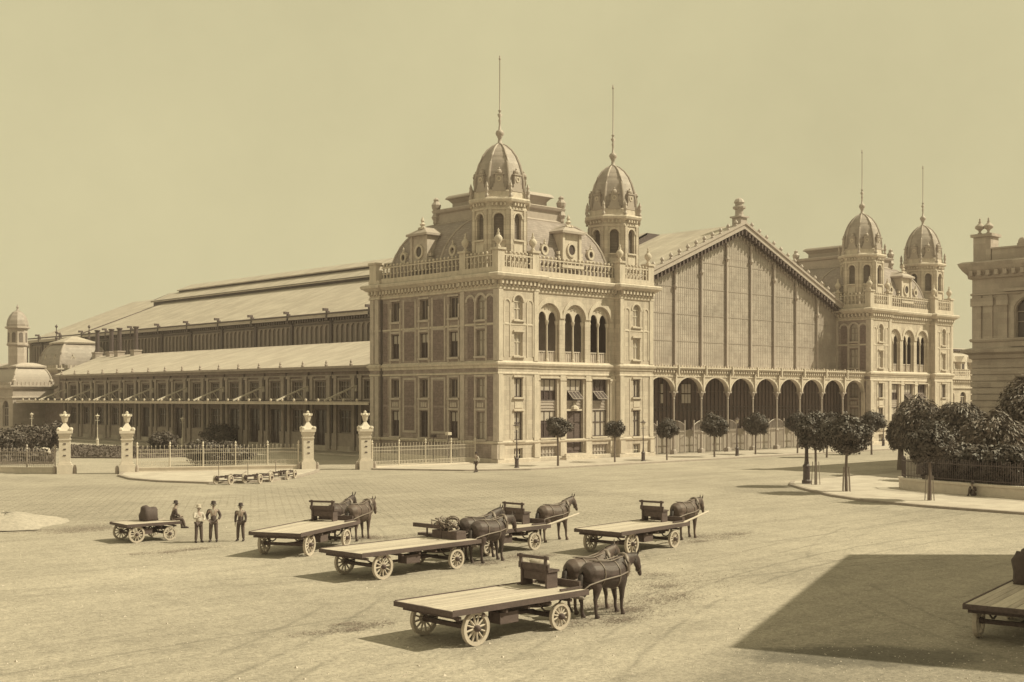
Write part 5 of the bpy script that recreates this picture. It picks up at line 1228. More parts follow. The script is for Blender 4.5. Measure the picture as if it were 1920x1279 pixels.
def big_tree(label, x, y, zc, r, rz, n, seed, kind='leafbig', sz=0.34):
    T = thing('chestnut_tree', label, 'tree', (x, y, 0), 0, 'big trees in the park')
    c = MB(); leaves(c, (0, 0, zc), r, r, rz, int(n * 2.0), sz * 0.6, 30, seed, 0.5, 0.8, 0.9); leaves(c, (0, 0, zc - 0.2), r * 0.72, r * 0.72, rz * 0.72, n // 2, sz * 0.9, 10, seed + 3, 0.3, 0.8); c.build('crown', kind, T)
    t = MB(); t.tube([(0, 0, 0), (0.1, 0, zc * 0.5), (0, 0.1, zc)], [0.3, 0.24, 0.14], 8)
    rn = random.Random(seed)
    for k in range(8):
        a = k * 0.8; e = (math.cos(a) * r * 0.6, math.sin(a) * r * 0.6, zc + rz * rn.uniform(-0.3, 0.5)); t.tube([(0, 0, zc * 0.55), (e[0] * 0.45, e[1] * 0.45, zc * 0.85), e], [0.14, 0.09, 0.03], 6)
    t.build('trunk', 'bark', T)
def bush(label, x, y, rx, ry, h, n, seed, sz=0.2, z=0, group=None, kind='leafbush'):
    b = MB(); leaves(b, (0, 0, h * 0.5), rx, ry, h * 0.52, int(n * 1.4), sz * 0.75, 20, seed, 0.5, 0.8)
    leaves(b, (0, 0, h * 0.42), rx * 0.75, ry * 0.75, h * 0.4, n // 2, sz, 8, seed + 5, 0.3, 0.9)
    o = b.build('shrub', kind, None, loc=(x, y, z)); tag(o, label, 'shrub', group); return o
def at(px, py, d, z=None):
    u = (px - 960) / 2312; p = CAM + LOOK * d + RIGHT * (u * d); return (p.x, p.y, 6.2 + (746 - py) / 2312 * d)
# trees in the park behind the wall, set by their distance
for l, px, py, d, r, rz, n, sd_ in (
    ('big chestnut tree in the park, left one with drooping leaves', 1725, 795, 98, 2.3, 2.35, 5200, 101),
    ('big chestnut tree in the park, middle one with lower crown', 1800, 805, 95, 2.5, 2.3, 5600, 102),
    ('tall chestnut tree in the park at the right edge', 1925, 788, 90, 2.6, 3.4, 6400, 103),
    ('low dark park tree between the tall ones and the railing', 1868, 832, 87, 2.7, 2.2, 6000, 104),
    ('park tree hidden low behind the nearest ball tree', 1760, 850, 90, 1.9, 1.5, 3600, 105),
    ('small park tree peeping left of the chestnuts', 1688, 812, 106, 1.3, 1.7, 2400, 106)):
    x, y, z = at(px, py, d); big_tree(l, x, y, z, r, rz, n, sd_)
for l, px, d, sd_ in (('dark shrub behind the park railing, left end', 1772, 82, 1), ('dark shrub behind the park railing, second from left', 1806, 80.5, 2), ('dark shrub behind the park railing, centre', 1842, 79, 3), ('dark shrub behind the park railing, second from right', 1880, 77.5, 4), ('dark shrub behind the park railing, right end', 1918, 76, 5)):
    x, y, z = at(px, 800, d); bush(l, x, y, 1.8, 1.6, 3.3, 3600, 60 + sd_, 0.19, 0.1, 'shrubs behind the park railing', 'leaf')

# park wall with railing
def park_wall():
    a = Vector((-3.3, -43.2, 0)); pts = [(-1.2, -41.6), (-2.5, -42.6), (-3.3, -44.2), (-4.2, -48.0), (-5.0, -52.0), (-6.0, -62)]
    T = thing('park_wall', 'low stone park wall carrying an iron railing, right edge', 'wall', (0, 0, 0.1))
    w_ = MB(); w_.sweep([(x, y) for x, y in pts], [(-0.2, 0), (0.2, 0), (0.2, 0.62), (0.28, 0.64), (0.28, 0.78), (-0.28, 0.78), (-0.28, 0.64), (-0.2, 0.62)], False); w_.build('wall', 'pier', T)
    q = MB()
    for (xa, ya), (xb, yb) in zip(pts[:-1], pts[1:]):
        d = Vector((xb - xa, yb - ya, 0)); n = int(d.length / 0.16)
        for i in range(n):
            t = i / n; x = xa + d.x * t; y = ya + d.y * t; q.box(x - 0.016, x + 0.016, y - 0.016, y + 0.016, 0.78, 2.2 if i % 2 else 2.1)
        for z in (0.95, 1.9): q.beam((xa, ya, z), (xb, yb, z), 0.05, 0.05)
    q.build('railing', 'darkiron', T)
park_wall()

# garden beds and shrubs behind the gate
def bed(label, pts, h, n, seed):
    rn = random.Random(seed); b = MB(); b.prism([(x, y, h * 0.45) for x, y in pts], (0, 0, -h * 0.45))
    xs = [p[0] for p in pts]; ys = [p[1] for p in pts]; c = 0
    def inside(x, y):
        r = False; j = len(pts) - 1
        for i in range(len(pts)):
            if (pts[i][1] > y) != (pts[j][1] > y) and x < (pts[j][0] - pts[i][0]) * (y - pts[i][1]) / (pts[j][1] - pts[i][1]) + pts[i][0]: r = not r
            j = i
        return r
    while c < n:
        x = rn.uniform(min(xs), max(xs)); y = rn.uniform(min(ys), max(ys))
        if not inside(x, y): continue
        c += 1; z = h * rn.uniform(0.35, 1.0); a = rn.uniform(0, 6.28); s = rn.uniform(0.12, 0.26)
        b.add([(x - s * math.cos(a), y - s * math.sin(a), z), (x, y, z - 0.1), (x + s * math.cos(a), y + s * math.sin(a), z + 0.05), (x, y, z + 0.2)], [(0, 1, 2, 3)])
    o = b.build('planting_bed', 'lawn'); tag(o, label, 'planting bed', None, 'stuff'); return o
def gq(px, py):
    d = 6.2 * 2312 / (py - 746); p = CAM + LOOK * d + RIGHT * ((px - 960) / 2312 * d); return (p.x, p.y)
bed('low dark planting behind the two left gate piers', [gq(128, 859), gq(245, 860), gq(350, 857), gq(345, 846), gq(245, 842), gq(128, 839)], 0.35, 2600, 5)
bed('low dark planting left of the gate piers', [gq(-60, 872), gq(100, 870), gq(105, 850), gq(-60, 850)], 0.4, 1800, 6)
x, y = gq(410, 872); bush('broad clipped shrub right behind the island railing', x, y, 4.0, 2.0, 2.3, 7200, 71, 0.18, 0, 'garden shrubs', 'leaf')
x, y = gq(305, 848); bush('small round shrub behind the island railing, left', x, y, 1.8, 1.8, 2.4, 2600, 72, 0.2, 0, 'garden shrubs')
x, y = gq(412, 838); bush('spreading dark shrub before the wing wall', x, y, 2.7, 2.3, 3.0, 3600, 73, 0.22, 0, 'garden shrubs')
for l, px, py, r, h, sd_ in (('bushy shrub at the far left edge', 12, 850, 2.6, 3.0, 74), ('bushy shrub between the far left edge and first pier', 55, 846, 2.8, 3.2, 75), ('dark shrub just left of the leftmost pier', 98, 844, 2.2, 3.4, 76), ('low shrub before the pale rocks at left', 40, 868, 2.6, 1.6, 77)):
    x, y = gq(px, py); bush(l, x, y, r, r, h, 2200, sd_, 0.22, 0, 'garden shrubs')
for l, px, py, s_ in (('pale garden rock by the leftmost pier', 84, 858, 0.8), ('pale garden rock at the left edge', 12, 862, 0.7), ('small pale garden rock among the low shrubs', 46, 861, 0.5)):
    rk = MB(); rn = random.Random(px); x, y = gq(px, py)
    rk.ball((0, 0, 0.4 * s_), 0.85 * s_, 11, 8)
    rk.v = [(a * rn.uniform(0.8, 1.2), b_ * rn.uniform(0.8, 1.2), c_ * rn.uniform(0.85, 1.2)) for a, b_, c_ in rk.v]
    tag(rk.build('garden_rock', 'rock', None, loc=(x, y, 0)), l, 'rock', 'pale rocks in the garden')

# pale gravel heap at the left
hp = MB(); rn = random.Random(4); rings = []
for i in range(9):
    t = i / 8; r = 1 - t
    for k in range(28):
        a = 2 * pi * k / 28; j = 1 + 0.18 * math.sin(3 * a + 1) + 0.08 * math.sin(7 * a) + rn.uniform(-0.05, 0.05)
        rings.append((2.9 * r * j * math.cos(a) + rn.uniform(-.1, .1), 2.9 * r * j * math.sin(a) + rn.uniform(-.1, .1), 0.6 * (math.sin(t * pi / 2) ** 1.3) + rn.uniform(0, 0.09) - 0.03))
hp.add(rings, [(i * 28 + k, i * 28 + (k + 1) % 28, (i + 1) * 28 + (k + 1) % 28, (i + 1) * 28 + k) for i in range(8) for k in range(28)])
x, y = gq(12, 985); tag(hp.build('gravel_heap', 'heap', None, smooth=True, loc=(x, y, 0)), 'pale flattened heap of gravel at the left edge of the square', 'heap')

# ------------------------------------------------------------------ skinned bodies
def skin(name, verts, edges, radii, m, sub=2, root=0):
    me = bpy.data.meshes.new(name); me.from_pydata(verts, edges, []); o = bpy.data.objects.new(name, me); C.objects.link(o)
    md = o.modifiers.new('skin', 'SKIN'); md.use_smooth_shade = True; md.branch_smoothing = 0.6
    for i, r in enumerate(radii): me.skin_vertices[0].data[i].radius = r if isinstance(r, tuple) else (r, r)
    for sv_ in me.skin_vertices[0].data: sv_.use_root = False
    me.skin_vertices[0].data[root].use_root = True
    s = o.modifiers.new('sub', 'SUBSURF'); s.levels = sub; s.render_levels = sub
    dg = bpy.context.evaluated_depsgraph_get(); dg.update(); ev = o.evaluated_get(dg)
    nm = bpy.data.meshes.new_from_object(ev); nm.name = name; bpy.data.objects.remove(o)
    nm.materials.clear(); nm.materials.append(M[m]); nm.polygons.foreach_set('use_smooth', [True] * len(nm.polygons)); return nm
def linkm(name, me, parent):
    o = bpy.data.objects.new(name, me); C.objects.link(o); o.parent = parent; return o

class Sk:
    def __init__(s): s.v = []; s.e = []; s.r = []
    def p(s, co, r, prev=None):
        s.v.append(co); s.r.append(r); k = len(s.v) - 1
        if prev is not None: s.e.append((prev, k))
        return k
    def chain(s, prev, pts):
        for co, r in pts: prev = s.p(co, r, prev)
        return prev

def eloft(mb, pts, n=12):
    """closed loft through (x, y, z, half-width, half-height) sections"""
    P = [Vector(p[:3]) for p in pts]; vs = []; N = len(P)
    for i, p in enumerate(P):
        d = (P[min(i + 1, N - 1)] - P[max(i - 1, 0)]).normalized(); a = Vector((0, 1, 0)); a = (a - d * a.dot(d)).normalized(); b = d.cross(a)
        for k in range(n):
            t = 2 * pi * k / n; vs.append(tuple(p + a * math.cos(t) * pts[i][3] + b * math.sin(t) * pts[i][4]))
    fs = [(i * n + k, i * n + (k + 1) % n, (i + 1) * n + (k + 1) % n, (i + 1) * n + k) for i in range(N - 1) for k in range(n)]
    fs += [tuple(range(n - 1, -1, -1)), tuple((N - 1) * n + k for k in range(n))]; mb.add(vs, fs)
def fuse(mb, name, m, voxel=0.022, it=5):
    o = mb.build(name, m); r = o.modifiers.new('fuse', 'REMESH'); r.mode = 'VOXEL'; r.voxel_size = voxel; r.use_smooth_shade = True
    q = o.modifiers.new('smooth', 'SMOOTH'); q.factor = 0.5; q.iterations = it
    dg = bpy.context.evaluated_depsgraph_get(); dg.update(); nm = bpy.data.meshes.new_from_object(o.evaluated_get(dg)); nm.name = name; bpy.data.objects.remove(o)
    nm.materials.clear(); nm.materials.append(M[m]); nm.polygons.foreach_set('use_smooth', [True] * len(nm.polygons)); return nm
POLL = {'up': (1.0, 1.74), 'mid': (1.10, 1.58), 'low': (1.16, 1.42)}
def horse_mesh(head, legs):
    b = MB()
    eloft(b, [(-0.86, 0, 1.13, .07, .09), (-0.80, 0, 1.14, .19, .20), (-0.64, 0, 1.15, .29, .29), (-0.4, 0, 1.13, .31, .31), (-0.1, 0, 1.07, .33, .34), (0.2, 0, 1.05, .32, .36), (0.45, 0, 1.08, .28, .38), (0.6, 0, 1.12, .22, .32), (0.72, 0, 1.13, .1, .18)], 16)
    px, pz = POLL[head]; q = lambda t, dz=0.0: (0.5 + (px - 0.5) * t, 0, 1.22 + (pz - 0.02 - 1.22) * t + dz)
    eloft(b, [(*q(0), .17, .30), (*q(0.3, 0.03), .14, .24), (*q(0.6, 0.05), .11, .18), (*q(0.85, 0.03), .09, .13), (*q(1.0), .075, .10)], 14)
    a = {'up': -0.95, 'mid': -1.05, 'low': -1.2}[head]; h = lambda r, o=0: (px + math.cos(a) * r - math.sin(a) * o, 0, pz + math.sin(a) * r + math.cos(a) * o)
    eloft(b, [(*h(-0.1), .05, .06), (*h(-0.03), .075, .09), (*h(0.12), .09, .125), (*h(0.27), .072, .09), (*h(0.42), .058, .068), (*h(0.50), .055, .06), (*h(0.55), .03, .04)], 12)
    for s in (-1, 1):
        e = h(-0.07, 0.08); eloft(b, [(e[0], s * 0.05, e[2], .03, .03), (e[0] + 0.01, s * 0.065, e[2] + 0.08, .03, .025), (e[0] + 0.03, s * 0.075, e[2] + 0.17, .008, .008)], 8)
    for i, s in enumerate((-1, 1)):
        o = legs[i]; y = s * 0.17
        eloft(b, [(-0.58, s * 0.13, 1.12, .13, .22), (-0.56, y, 0.92, .125, .20), (-0.52 + o * .3, y, 0.76, .10, .14), (-0.60 + o * .7, y, 0.60, .065, .085), (-0.68 + o, y, 0.49, .052, .07), (-0.665 + o, y, 0.36, .042, .05), (-0.66 + o, y, 0.18, .042, .046), (-0.625 + o, y, 0.09, .05, .052), (-0.60 + o, y, 0.05, .062, .07), (-0.595 + o, y, 0.0, .07, .08)], 12)
        o = legs[i + 2]; y = s * 0.16
        eloft(b, [(0.46, s * 0.14, 1.05, .12, .20), (0.46, y, 0.84, .10, .145), (0.46 + o * .3, y, 0.68, .078, .095), (0.48 + o * .7, y, 0.46, .056, .065), (0.48 + o, y, 0.40, .054, .06), (0.48 + o, y, 0.30, .042, .046), (0.485 + o, y, 0.17, .042, .046), (0.52 + o, y, 0.09, .05, .052), (0.54 + o, y, 0.05, .062, .07), (0.545 + o, y, 0.0, .07, .08)], 12)
    return fuse(b, 'body', 'horse')
HM = {'up': horse_mesh('up', (0.0, 0.12, 0.0, -0.08)), 'mid': horse_mesh('mid', (-0.05, 0.08, 0.06, -0.03)), 'low': horse_mesh('low', (0.1, -0.06, -0.05, 0.06))}
def horse_extras(head):
    px, pz = POLL[head]; nx, nz = 0.5 + (px - 0.5) * 0.5, 1.22 + (pz - 1.22) * 0.5 + 0.20
    pts = [(0.48, 1.50), (nx - 0.08, nz), (px - 0.05, pz + 0.10)]
    mn = MB(); rn = random.Random(3)
    for i in range(60):
        t = i / 59 * 1.999; j = int(t); f = t - j; x = pts[j][0] + (pts[j + 1][0] - pts[j][0]) * f; z = pts[j][1] + (pts[j + 1][1] - pts[j][1]) * f - 0.05
        s = rn.choice((-1, 1)); mn.add([(x - 0.02, 0, z + 0.06), (x + 0.03, 0, z + 0.06), (x + rn.uniform(-.02, .02), s * 0.13, z - rn.uniform(0.12, 0.24))], [(0, 1, 2)])
        mn.add([(x - 0.03, 0.01, z), (x + 0.03, -0.01, z), (x, 0, z + 0.09)], [(0, 1, 2)])
    tl = MB(); tl.tube([(-0.82, 0, 1.24), (-0.93, 0, 1.12), (-0.97, 0.01, 0.8), (-0.95, 0.02, 0.45)], [0.05, 0.07, 0.08, 0.02], 7)
    hr = MB()
    def loop(x, cz, ry, rz, r, tilt=0.0, m=hr, wd=1):
        m.tube([(x + tilt * math.sin(a), ry * math.cos(a), cz + rz * math.sin(a)) for a in [2 * pi * q / 16 for q in range(17)]], r, 6)
    cl = MB(); loop(0.60, 1.17, 0.25, 0.37, 0.06, 0.06, cl)
    loop(0.22, 1.05, 0.325, 0.365, 0.022); loop(-0.34, 1.12, 0.32, 0.325, 0.02)
    for s in (-1, 1):
        hr.tube([(0.62, s * 0.26, 1.12), (0.2, s * 0.335, 1.05), (-0.4, s * 0.325, 1.0), (-0.85, s * 0.24, 0.9), (-1.25, s * 0.25, 0.72)], 0.022, 5)
        hr.tube([(0.6, s * 0.08, 1.5), (0.1, s * 0.1, 1.42), (-0.5, s * 0.1, 1.46)], 0.016, 5); hr.tube([(0.5, s * 0.2, 1.42), (0.62, s * 0.28, 1.1)], 0.03, 5)
    an = {'up': -0.95, 'mid': -1.05, 'low': -1.2}[head]; hx = (px + math.cos(an) * 0.33, pz + math.sin(an) * 0.33)
    hr.tube([(hx[0] + 0.05 * math.sin(a), 0.085 * math.cos(a), hx[1] + 0.085 * math.sin(a)) for a in [2 * pi * q / 12 for q in range(13)]], 0.014, 5)
    return mn.mesh('mane', 'horsehair'), tl.mesh('tail', 'horsehair', True), hr.mesh('harness', 'leather', True), cl.mesh('collar', 'leather', True)
HX = {k: horse_extras(k) for k in HM}
def horse(label, x, y, rz, head='up', s=1.0, brown=False):
    T = thing('horse', label, 'horse', (x, y, 0), rz, 'dark draught horses harnessed to the wagons'); T.scale = (s, s, s)
    me = HM[head]
    if brown:
        if head + 'b' not in HM: HM[head + 'b'] = me.copy(); HM[head + 'b'].materials.clear(); HM[head + 'b'].materials.append(M['horse2'])
        me = HM[head + 'b']
    linkm('body', me, T)
    for nm, me in zip(('mane', 'tail', 'harness', 'collar'), HX[head]): linkm(nm, me, T)
    return T

# ------------------------------------------------------------------ flat wagons
def wheel_meshes(r, m):
    sp = MB(); n = 12; wd = 0.05
    for i in range(24):
        a0 = 2 * pi * i / 24; a1 = 2 * pi * (i + 1) / 24
        P = [(rr * math.cos(a), y, rr * math.sin(a)) for a in (a0, a1) for rr, y in ((r * 0.82, -wd), (r, -wd), (r, wd), (r * 0.82, wd))]
        sp.add(P, [(0, 1, 5, 4), (1, 2, 6, 5), (2, 3, 7, 6), (3, 0, 4, 7)])
    for i in range(n):
        a = 2 * pi * i / n; sp.tube([(0.07 * math.cos(a), 0, 0.07 * math.sin(a)), (r * 0.84 * math.cos(a), 0, r * 0.84 * math.sin(a))], [0.032, 0.024], 6)
    hb = MB(); hb.tube([(0, -0.16, 0), (0, -0.1, 0), (0, 0.1, 0), (0, 0.16, 0)], [0.05, 0.085, 0.085, 0.05], 10)
    ty = MB()
    for i in range(24):
        a0 = 2 * pi * i / 24; a1 = 2 * pi * (i + 1) / 24
        P = [(rr * math.cos(a), y, rr * math.sin(a)) for a in (a0, a1) for rr, y in ((r, -wd - .004), (r + 0.018, -wd - .004), (r + 0.018, wd + .004), (r, wd + .004))]
        ty.add(P, [(0, 1, 5, 4), (1, 2, 6, 5), (2, 3, 7, 6), (3, 0, 4, 7)])
    return sp.mesh('wheel', m), hb.mesh('hub', 'wooddark', True), ty.mesh('tyre', m)
WR = wheel_meshes(0.42, 'wheelpale'); WF = wheel_meshes(0.345, 'wheelpale')
def wagon_meshes(Ln, seed, rail=True):
    rn = random.Random(seed); h = Ln / 2; wd = 1.1; zt = 0.97
    dk = MB(); n = 11; pw = 2 * wd / n
    for i in range(n): y = -wd + pw * i; dk.box(-h + rn.uniform(0, 0.03), h - rn.uniform(0, 0.03), y + 0.006, y + pw - 0.006, zt - 0.05, zt + rn.uniform(-0.004, 0.004))
    fr = MB()
    fr.box(-h, h, -wd - 0.05, -wd - 0.001, zt - 0.13, zt + 0.02); fr.box(-h, h, wd + 0.001, wd + 0.05, zt - 0.13, zt + 0.02); fr.box(-h - 0.05, -h - 0.001, -wd - 0.05, wd + 0.05, zt - 0.13, zt + 0.0)
    for y in (-0.6, 0.0, 0.6): fr.box(-h + 0.1, h - 0.1, y - 0.05, y + 0.05, zt - 0.17, zt - 0.055)
    x = -h + 0.25
    while x < h: fr.box(x - 0.04, x + 0.04, -wd + 0.01, wd - 0.01, zt - 0.25, zt - 0.172); x += 0.8
    ax = MB()
    for x, r in ((-1.6 * Ln / 4.9, 0.42), (1.45 * Ln / 4.9, 0.345)):
        ax.box(x - 0.06, x + 0.06, -0.9, 0.9, r - 0.05, r + 0.06)
        for y in (-0.62, 0.62): # leaf springs
            ax.tube([(x - 0.45, y, zt - 0.26), (x - 0.2, y, r + 0.14), (x, y, r + 0.1), (x + 0.2, y, r + 0.14), (x + 0.45, y, zt - 0.26)], 0.028, 5)
    ax.box(-1.6 * Ln / 4.9, 1.45 * Ln / 4.9, -0.05, 0.05, 0.36, 0.44); ax.lathe(1.45 * Ln / 4.9, 0, [(0.5, 0.55), (0.5, 0.62), (0.1, 0.7)], 12)
    tb = MB(); tb.box(-0.75, -0.1, -1.0, -0.55, zt - 0.55, zt - 0.26)
    st = MB(); x = h - 0.45
    st.box(x - 0.22, x + 0.22, -0.25, 0.85, zt + 0.44, zt + 0.5); st.box(x - 0.26, x - 0.2, -0.28, 0.88, zt + 0.5, zt + 0.66); st.box(x - 0.3, x - 0.24, -0.3, 0.9, zt + 0.8, zt + 0.88)
    for y in (-0.18, 0.78): st.box(x - 0.24, x + 0.18, y - 0.035, y + 0.035, zt + 0.0, zt + 0.5); st.box(x - 0.29, x - 0.23, y - 0.04, y + 0.04, zt + 0.5, zt + 0.9)
    st.box(x - 0.2, x + 0.2, -0.13, 0.73, zt + 0.2, zt + 0.43); st.prism([(x - 0.1, 0.2, zt + 0.5), (x + 0.2, 0.35, zt + 0.52), (x + 0.32, 0.3, zt + 0.2), (x + 0.05, 0.12, zt + 0.16)], (0.02, 0.3, 0.04))
    st.box(x - 0.35, x + 0.5, -0.85, -0.79, zt + 0.02, zt + 0.07); st.box(x - 0.35, x + 0.5, 0.79, 0.85, zt + 0.02, zt + 0.07); st.box(x + 0.42, x + 0.5, -0.8, 0.8, zt - 0.02, zt + 0.2)
    pl = MB(); pl.tube([(1.5, 0, 0.62), (h + 0.2, 0, 0.66), (h + 2.7, 0, 0.86)], [0.06, 0.055, 0.035], 8); pl.box(h + 0.22, h + 0.3, -0.7, 0.7, 0.62, 0.7)
    pb = MB(); pb.tube([(1.5, -0.35, 0.66), (h + 0.2, -0.42, 0.78), (h + 2.6, -0.5, 1.22)], [0.06, 0.055, 0.035], 8)
    dm = dk.mesh('deck', 'wood'); dm.materials.append(M['wood2']); dm.materials.append(M['wood3'])
    for i in range(n):
        mi = rn.choice((0, 0, 1, 2))
        for f_ in range(6): dm.polygons[i * 6 + f_].material_index = mi
    mm = {'deck': dm, 'frame': fr.mesh('frame', 'wooddark'), 'running_gear': ax.mesh('running_gear', 'wooddark'), 'tool_box': tb.mesh('tool_box', 'wooddark'), 'driver_seat': st.mesh('driver_seat', 'wooddark'),
          'draught_pole': pl.mesh('draught_pole', 'woodmid', True)}
    return mm, pb.mesh('draught_pole', 'wood', True)
def low_seat():
    q = MB(); z = 0.97
    q.box(2.2, 2.5, 0.3, 1.6, z + 0.02, z + 0.12); q.box(2.1, 2.6, -0.6, 0.7, z + 0.0, z + 0.3); q.box(2.05, 2.15, 0.1, 1.7, z + 0.35, z + 0.5); q.box(2.08, 2.13, 0.2, 0.26, z, z + 0.35); q.box(2.08, 2.13, 0.95, 1.0, z, z + 0.35)
    return q.mesh('driver_seat', 'wooddark')
def wagon(label, x, y, rz, Ln=4.9, seed=1, seat=True, single=False, s=1.0):
    T = thing('flat_wagon', label, 'wagon', (x, y, 0), rz, 'flat-bed horse wagons on the square'); T.scale = (s, s, s)
    mm, pb = wagon_meshes(Ln, seed)
    for k, me in mm.items():
        if k == 'driver_seat' and not seat: continue
        if k == 'driver_seat' and seed == 2: me = low_seat()
        if k == 'draught_pole' and single: me = pb
        if k == 'draught_pole' and not seat: continue
        linkm(k, me, T)
    for xx, r, ms in ((-1.6 * Ln / 4.9, 0.438, WR), (1.45 * Ln / 4.9, 0.363, WF)):
        for yy in (-0.98, 0.98):
            o = linkm('wheel', ms[0], T); o.location = (xx, yy * (1.02), r); o.rotation_euler = (0, seed * 0.37 + xx, 0)
            linkm('hub', ms[1], o); linkm('tyre', ms[2], o)
    return T
def loc(x, y, rz, lx, ly): return (x + lx * math.cos(rz) - ly * math.sin(rz), y + lx * math.sin(rz) + ly * math.cos(rz))
carts = {'A': (-55.8, -60.1, rad(0.7)), 'C': (-50.4, -49.4, rad(4)), 'B': (-49.4, -41.85, rad(28)), 'E': (-39.55, -50.87, rad(7)), 'D': (-44.0, -47.35, rad(4)), 'L': (-52.5, -34.05, rad(-3)), 'F': (-45.3, -69.9, rad(11))}
wagon('flat-bed wagon nearest the camera, with dark driver seat and two horses', *carts['A'], 4.9, 1)
wagon('long flat-bed wagon in the middle with two dark horses seen side on', *carts['C'], 5.7, 2)
wagon('flat-bed wagon left of centre, turned away, with two horses', *carts['B'], 5.2, 3)
wagon('flat-bed wagon right of centre with one horse and a raised shaft', *carts['E'], 5.0, 4, True, True)
wagon('flat-bed wagon half hidden behind the middle pair of horses', *carts['D'], 4.2, 5, True, True)
wagon('small flat wagon at left with a seated man and a dark bundle', *carts['L'], 2.95, 6, False, False, 0.82)
wagon('flat-bed wagon in shadow cut off by the right edge', *carts['F'], 5.2, 7)
HS = [('A', 3.95, -0.42, 'low', 'dark horse of the nearest wagon, closer of the pair'), ('A', 4.2, 0.48, 'mid', 'dark horse of the nearest wagon, farther of the pair'),
      ('C', 3.9, -0.55, 'low', 'dark horse of the middle wagon, closer of the pair'), ('C', 4.35, 0.5, 'mid', 'dark horse of the middle wagon, farther of the pair with head raised'),
      ('B', 3.85, -0.5, 'low', 'horse of the left-centre wagon, closer of the pair'), ('B', 4.0, 0.5, 'mid', 'horse of the left-centre wagon, farther of the pair'),
      ('E', 4.55, 0.35, 'low', 'single horse harnessed to the wagon right of centre'), ('D', 4.2, 0.5, 'mid', 'single horse behind the middle pair, head over the shaft')]
for c, lx, ly, hd, l in HS:
    x, y = loc(*carts[c], lx, ly); horse(l, x, y, carts[c][2] + random.uniform(-0.06, 0.06), hd, 1.09 + 0.05 * random.random(), (c, ly > 0) in (('D', True), ('B', False), ('E', True), ('A', True)))
# bundles lying on wagons
def bundle(name, label, cx, cy, cz, sx_, sy_, sz_, m, seed):
    b = MB(); rn = random.Random(seed); b.ball((0, 0, 0), 1, 14, 10)
    out = []
    for v in b.v:
        q = Vector(v); n_ = 1 + 0.16 * math.sin(4 * q.x + seed) + 0.13 * math.sin(6 * q.y + 3 * q.z) + 0.07 * math.sin(11 * q.z + 5 * q.x) + rn.uniform(-0.02, 0.02)
        q = Vector([math.copysign(abs(c_) ** 0.7, c_) for c_ in q]); z = q.z * n_; z = z if z > -0.55 else -0.55
        out.append((q.x * n_ * sx_, q.y * n_ * sy_, (z + 0.55) * sz_))
    b.v = out; tag(b.build(name, m, None, True, (cx, cy, cz)), label, 'bundle')
x, y = loc(*carts['L'], 0.25, 0.3); bundle('tarpaulin_bundle', 'dark rounded bundle on the small wagon behind the seated man', x, y, 0.80, 0.34, 0.3, 0.42, 'coat', 4)
x, y = loc(*carts['C'], 2.3, 0.25); q = MB(); rn = random.Random(8)
for k in range(46):
    c0 = Vector((rn.gauss(0, 0.17), rn.gauss(0, 0.26), 0.06 + abs(rn.gauss(0.1, 0.12)))); r0 = rn.uniform(0.1, 0.26); ax_ = Vector((rn.gauss(0, 1), rn.gauss(0, 1), rn.gauss(0, 1))).normalized(); e1 = ax_.orthogonal().normalized(); e2 = ax_.cross(e1); a0 = rn.uniform(0, 6.3); sp_ = rn.uniform(2.0, 5.5)
    pts = [c0 + (e1 * math.cos(a0 + sp_ * t / 9) + e2 * math.sin(a0 + sp_ * t / 9)) * r0 for t in range(10)]
    q.tube([(p.x, p.y, max(0.02, p.z)) for p in pts], rn.uniform(0.014, 0.035), 5)
tag(q.build('rope_and_harness_heap', 'leather', None, True, (x, y, 1.275)), 'tangled heap of rope and harness on the middle wagon', 'heap')
x, y = loc(*carts['A'], 2.0, 0.35); bundle('folded_blanket', 'pale folded blanket on the seat of the nearest wagon', x, y, 1.535, 0.22, 0.3, 0.12, 'straw', 7)
x, y = loc(*carts['F'], 1.8, 0.6); bundle('dark_sack', 'dark sack standing on the shadowed wagon at right edge', x, y, 0.975, 0.35, 0.35, 0.6, 'coat', 9)

# low rail trolleys by the island kerb
def trolley(label, px, py, rz, Ln):
    x, y = gq(px, py); T = thing('hand_trolley', label, 'trolley', (x, y, 0.0), rz, 'low trolleys by the island kerb')
    b = MB()
    for s in (-0.4, 0.4): b.box(-Ln / 2, Ln / 2, s - 0.06, s + 0.06, 0.45, 0.56)
    for k in range(5): xx = -Ln / 2 + 0.15 + (Ln - 0.3) * k / 4; b.box(xx - 0.05, xx + 0.05, -0.45, 0.45, 0.56, 0.61)
    b.build('bed', 'wooddark', T)
    for xx in (-Ln / 2 + 0.4, Ln / 2 - 0.4):
        a = MB(); a.tube([(xx, -0.6, 0.3), (xx, 0.6, 0.3)], 0.04, 6); a.build('axle', 'darkiron', T)
        for s in (-0.6, 0.6): o = linkm('wheel', WF[0], T); o.location = (xx, s, 0.35); linkm('hub', WF[1], o)
    h = MB(); h.tube([(Ln / 2, 0, 0.5), (Ln / 2 + 1.0, 0.1, 0.75)], 0.04, 6); h.tube([(-Ln / 2 + 0.3, 0.3, 0.55), (-Ln / 2 + 0.25, 0.3, 1.5)], 0.03, 6); h.build('handle', 'woodmid', T)
trolley('low hand trolley at the island kerb, left one', 432, 907, rad(28), 2.7)
trolley('low hand trolley at the island kerb, middle one with upright stake', 484, 905, rad(33), 2.7)
trolley('low hand trolley at the island kerb, right one with long handle', 532, 898, rad(38), 2.5)

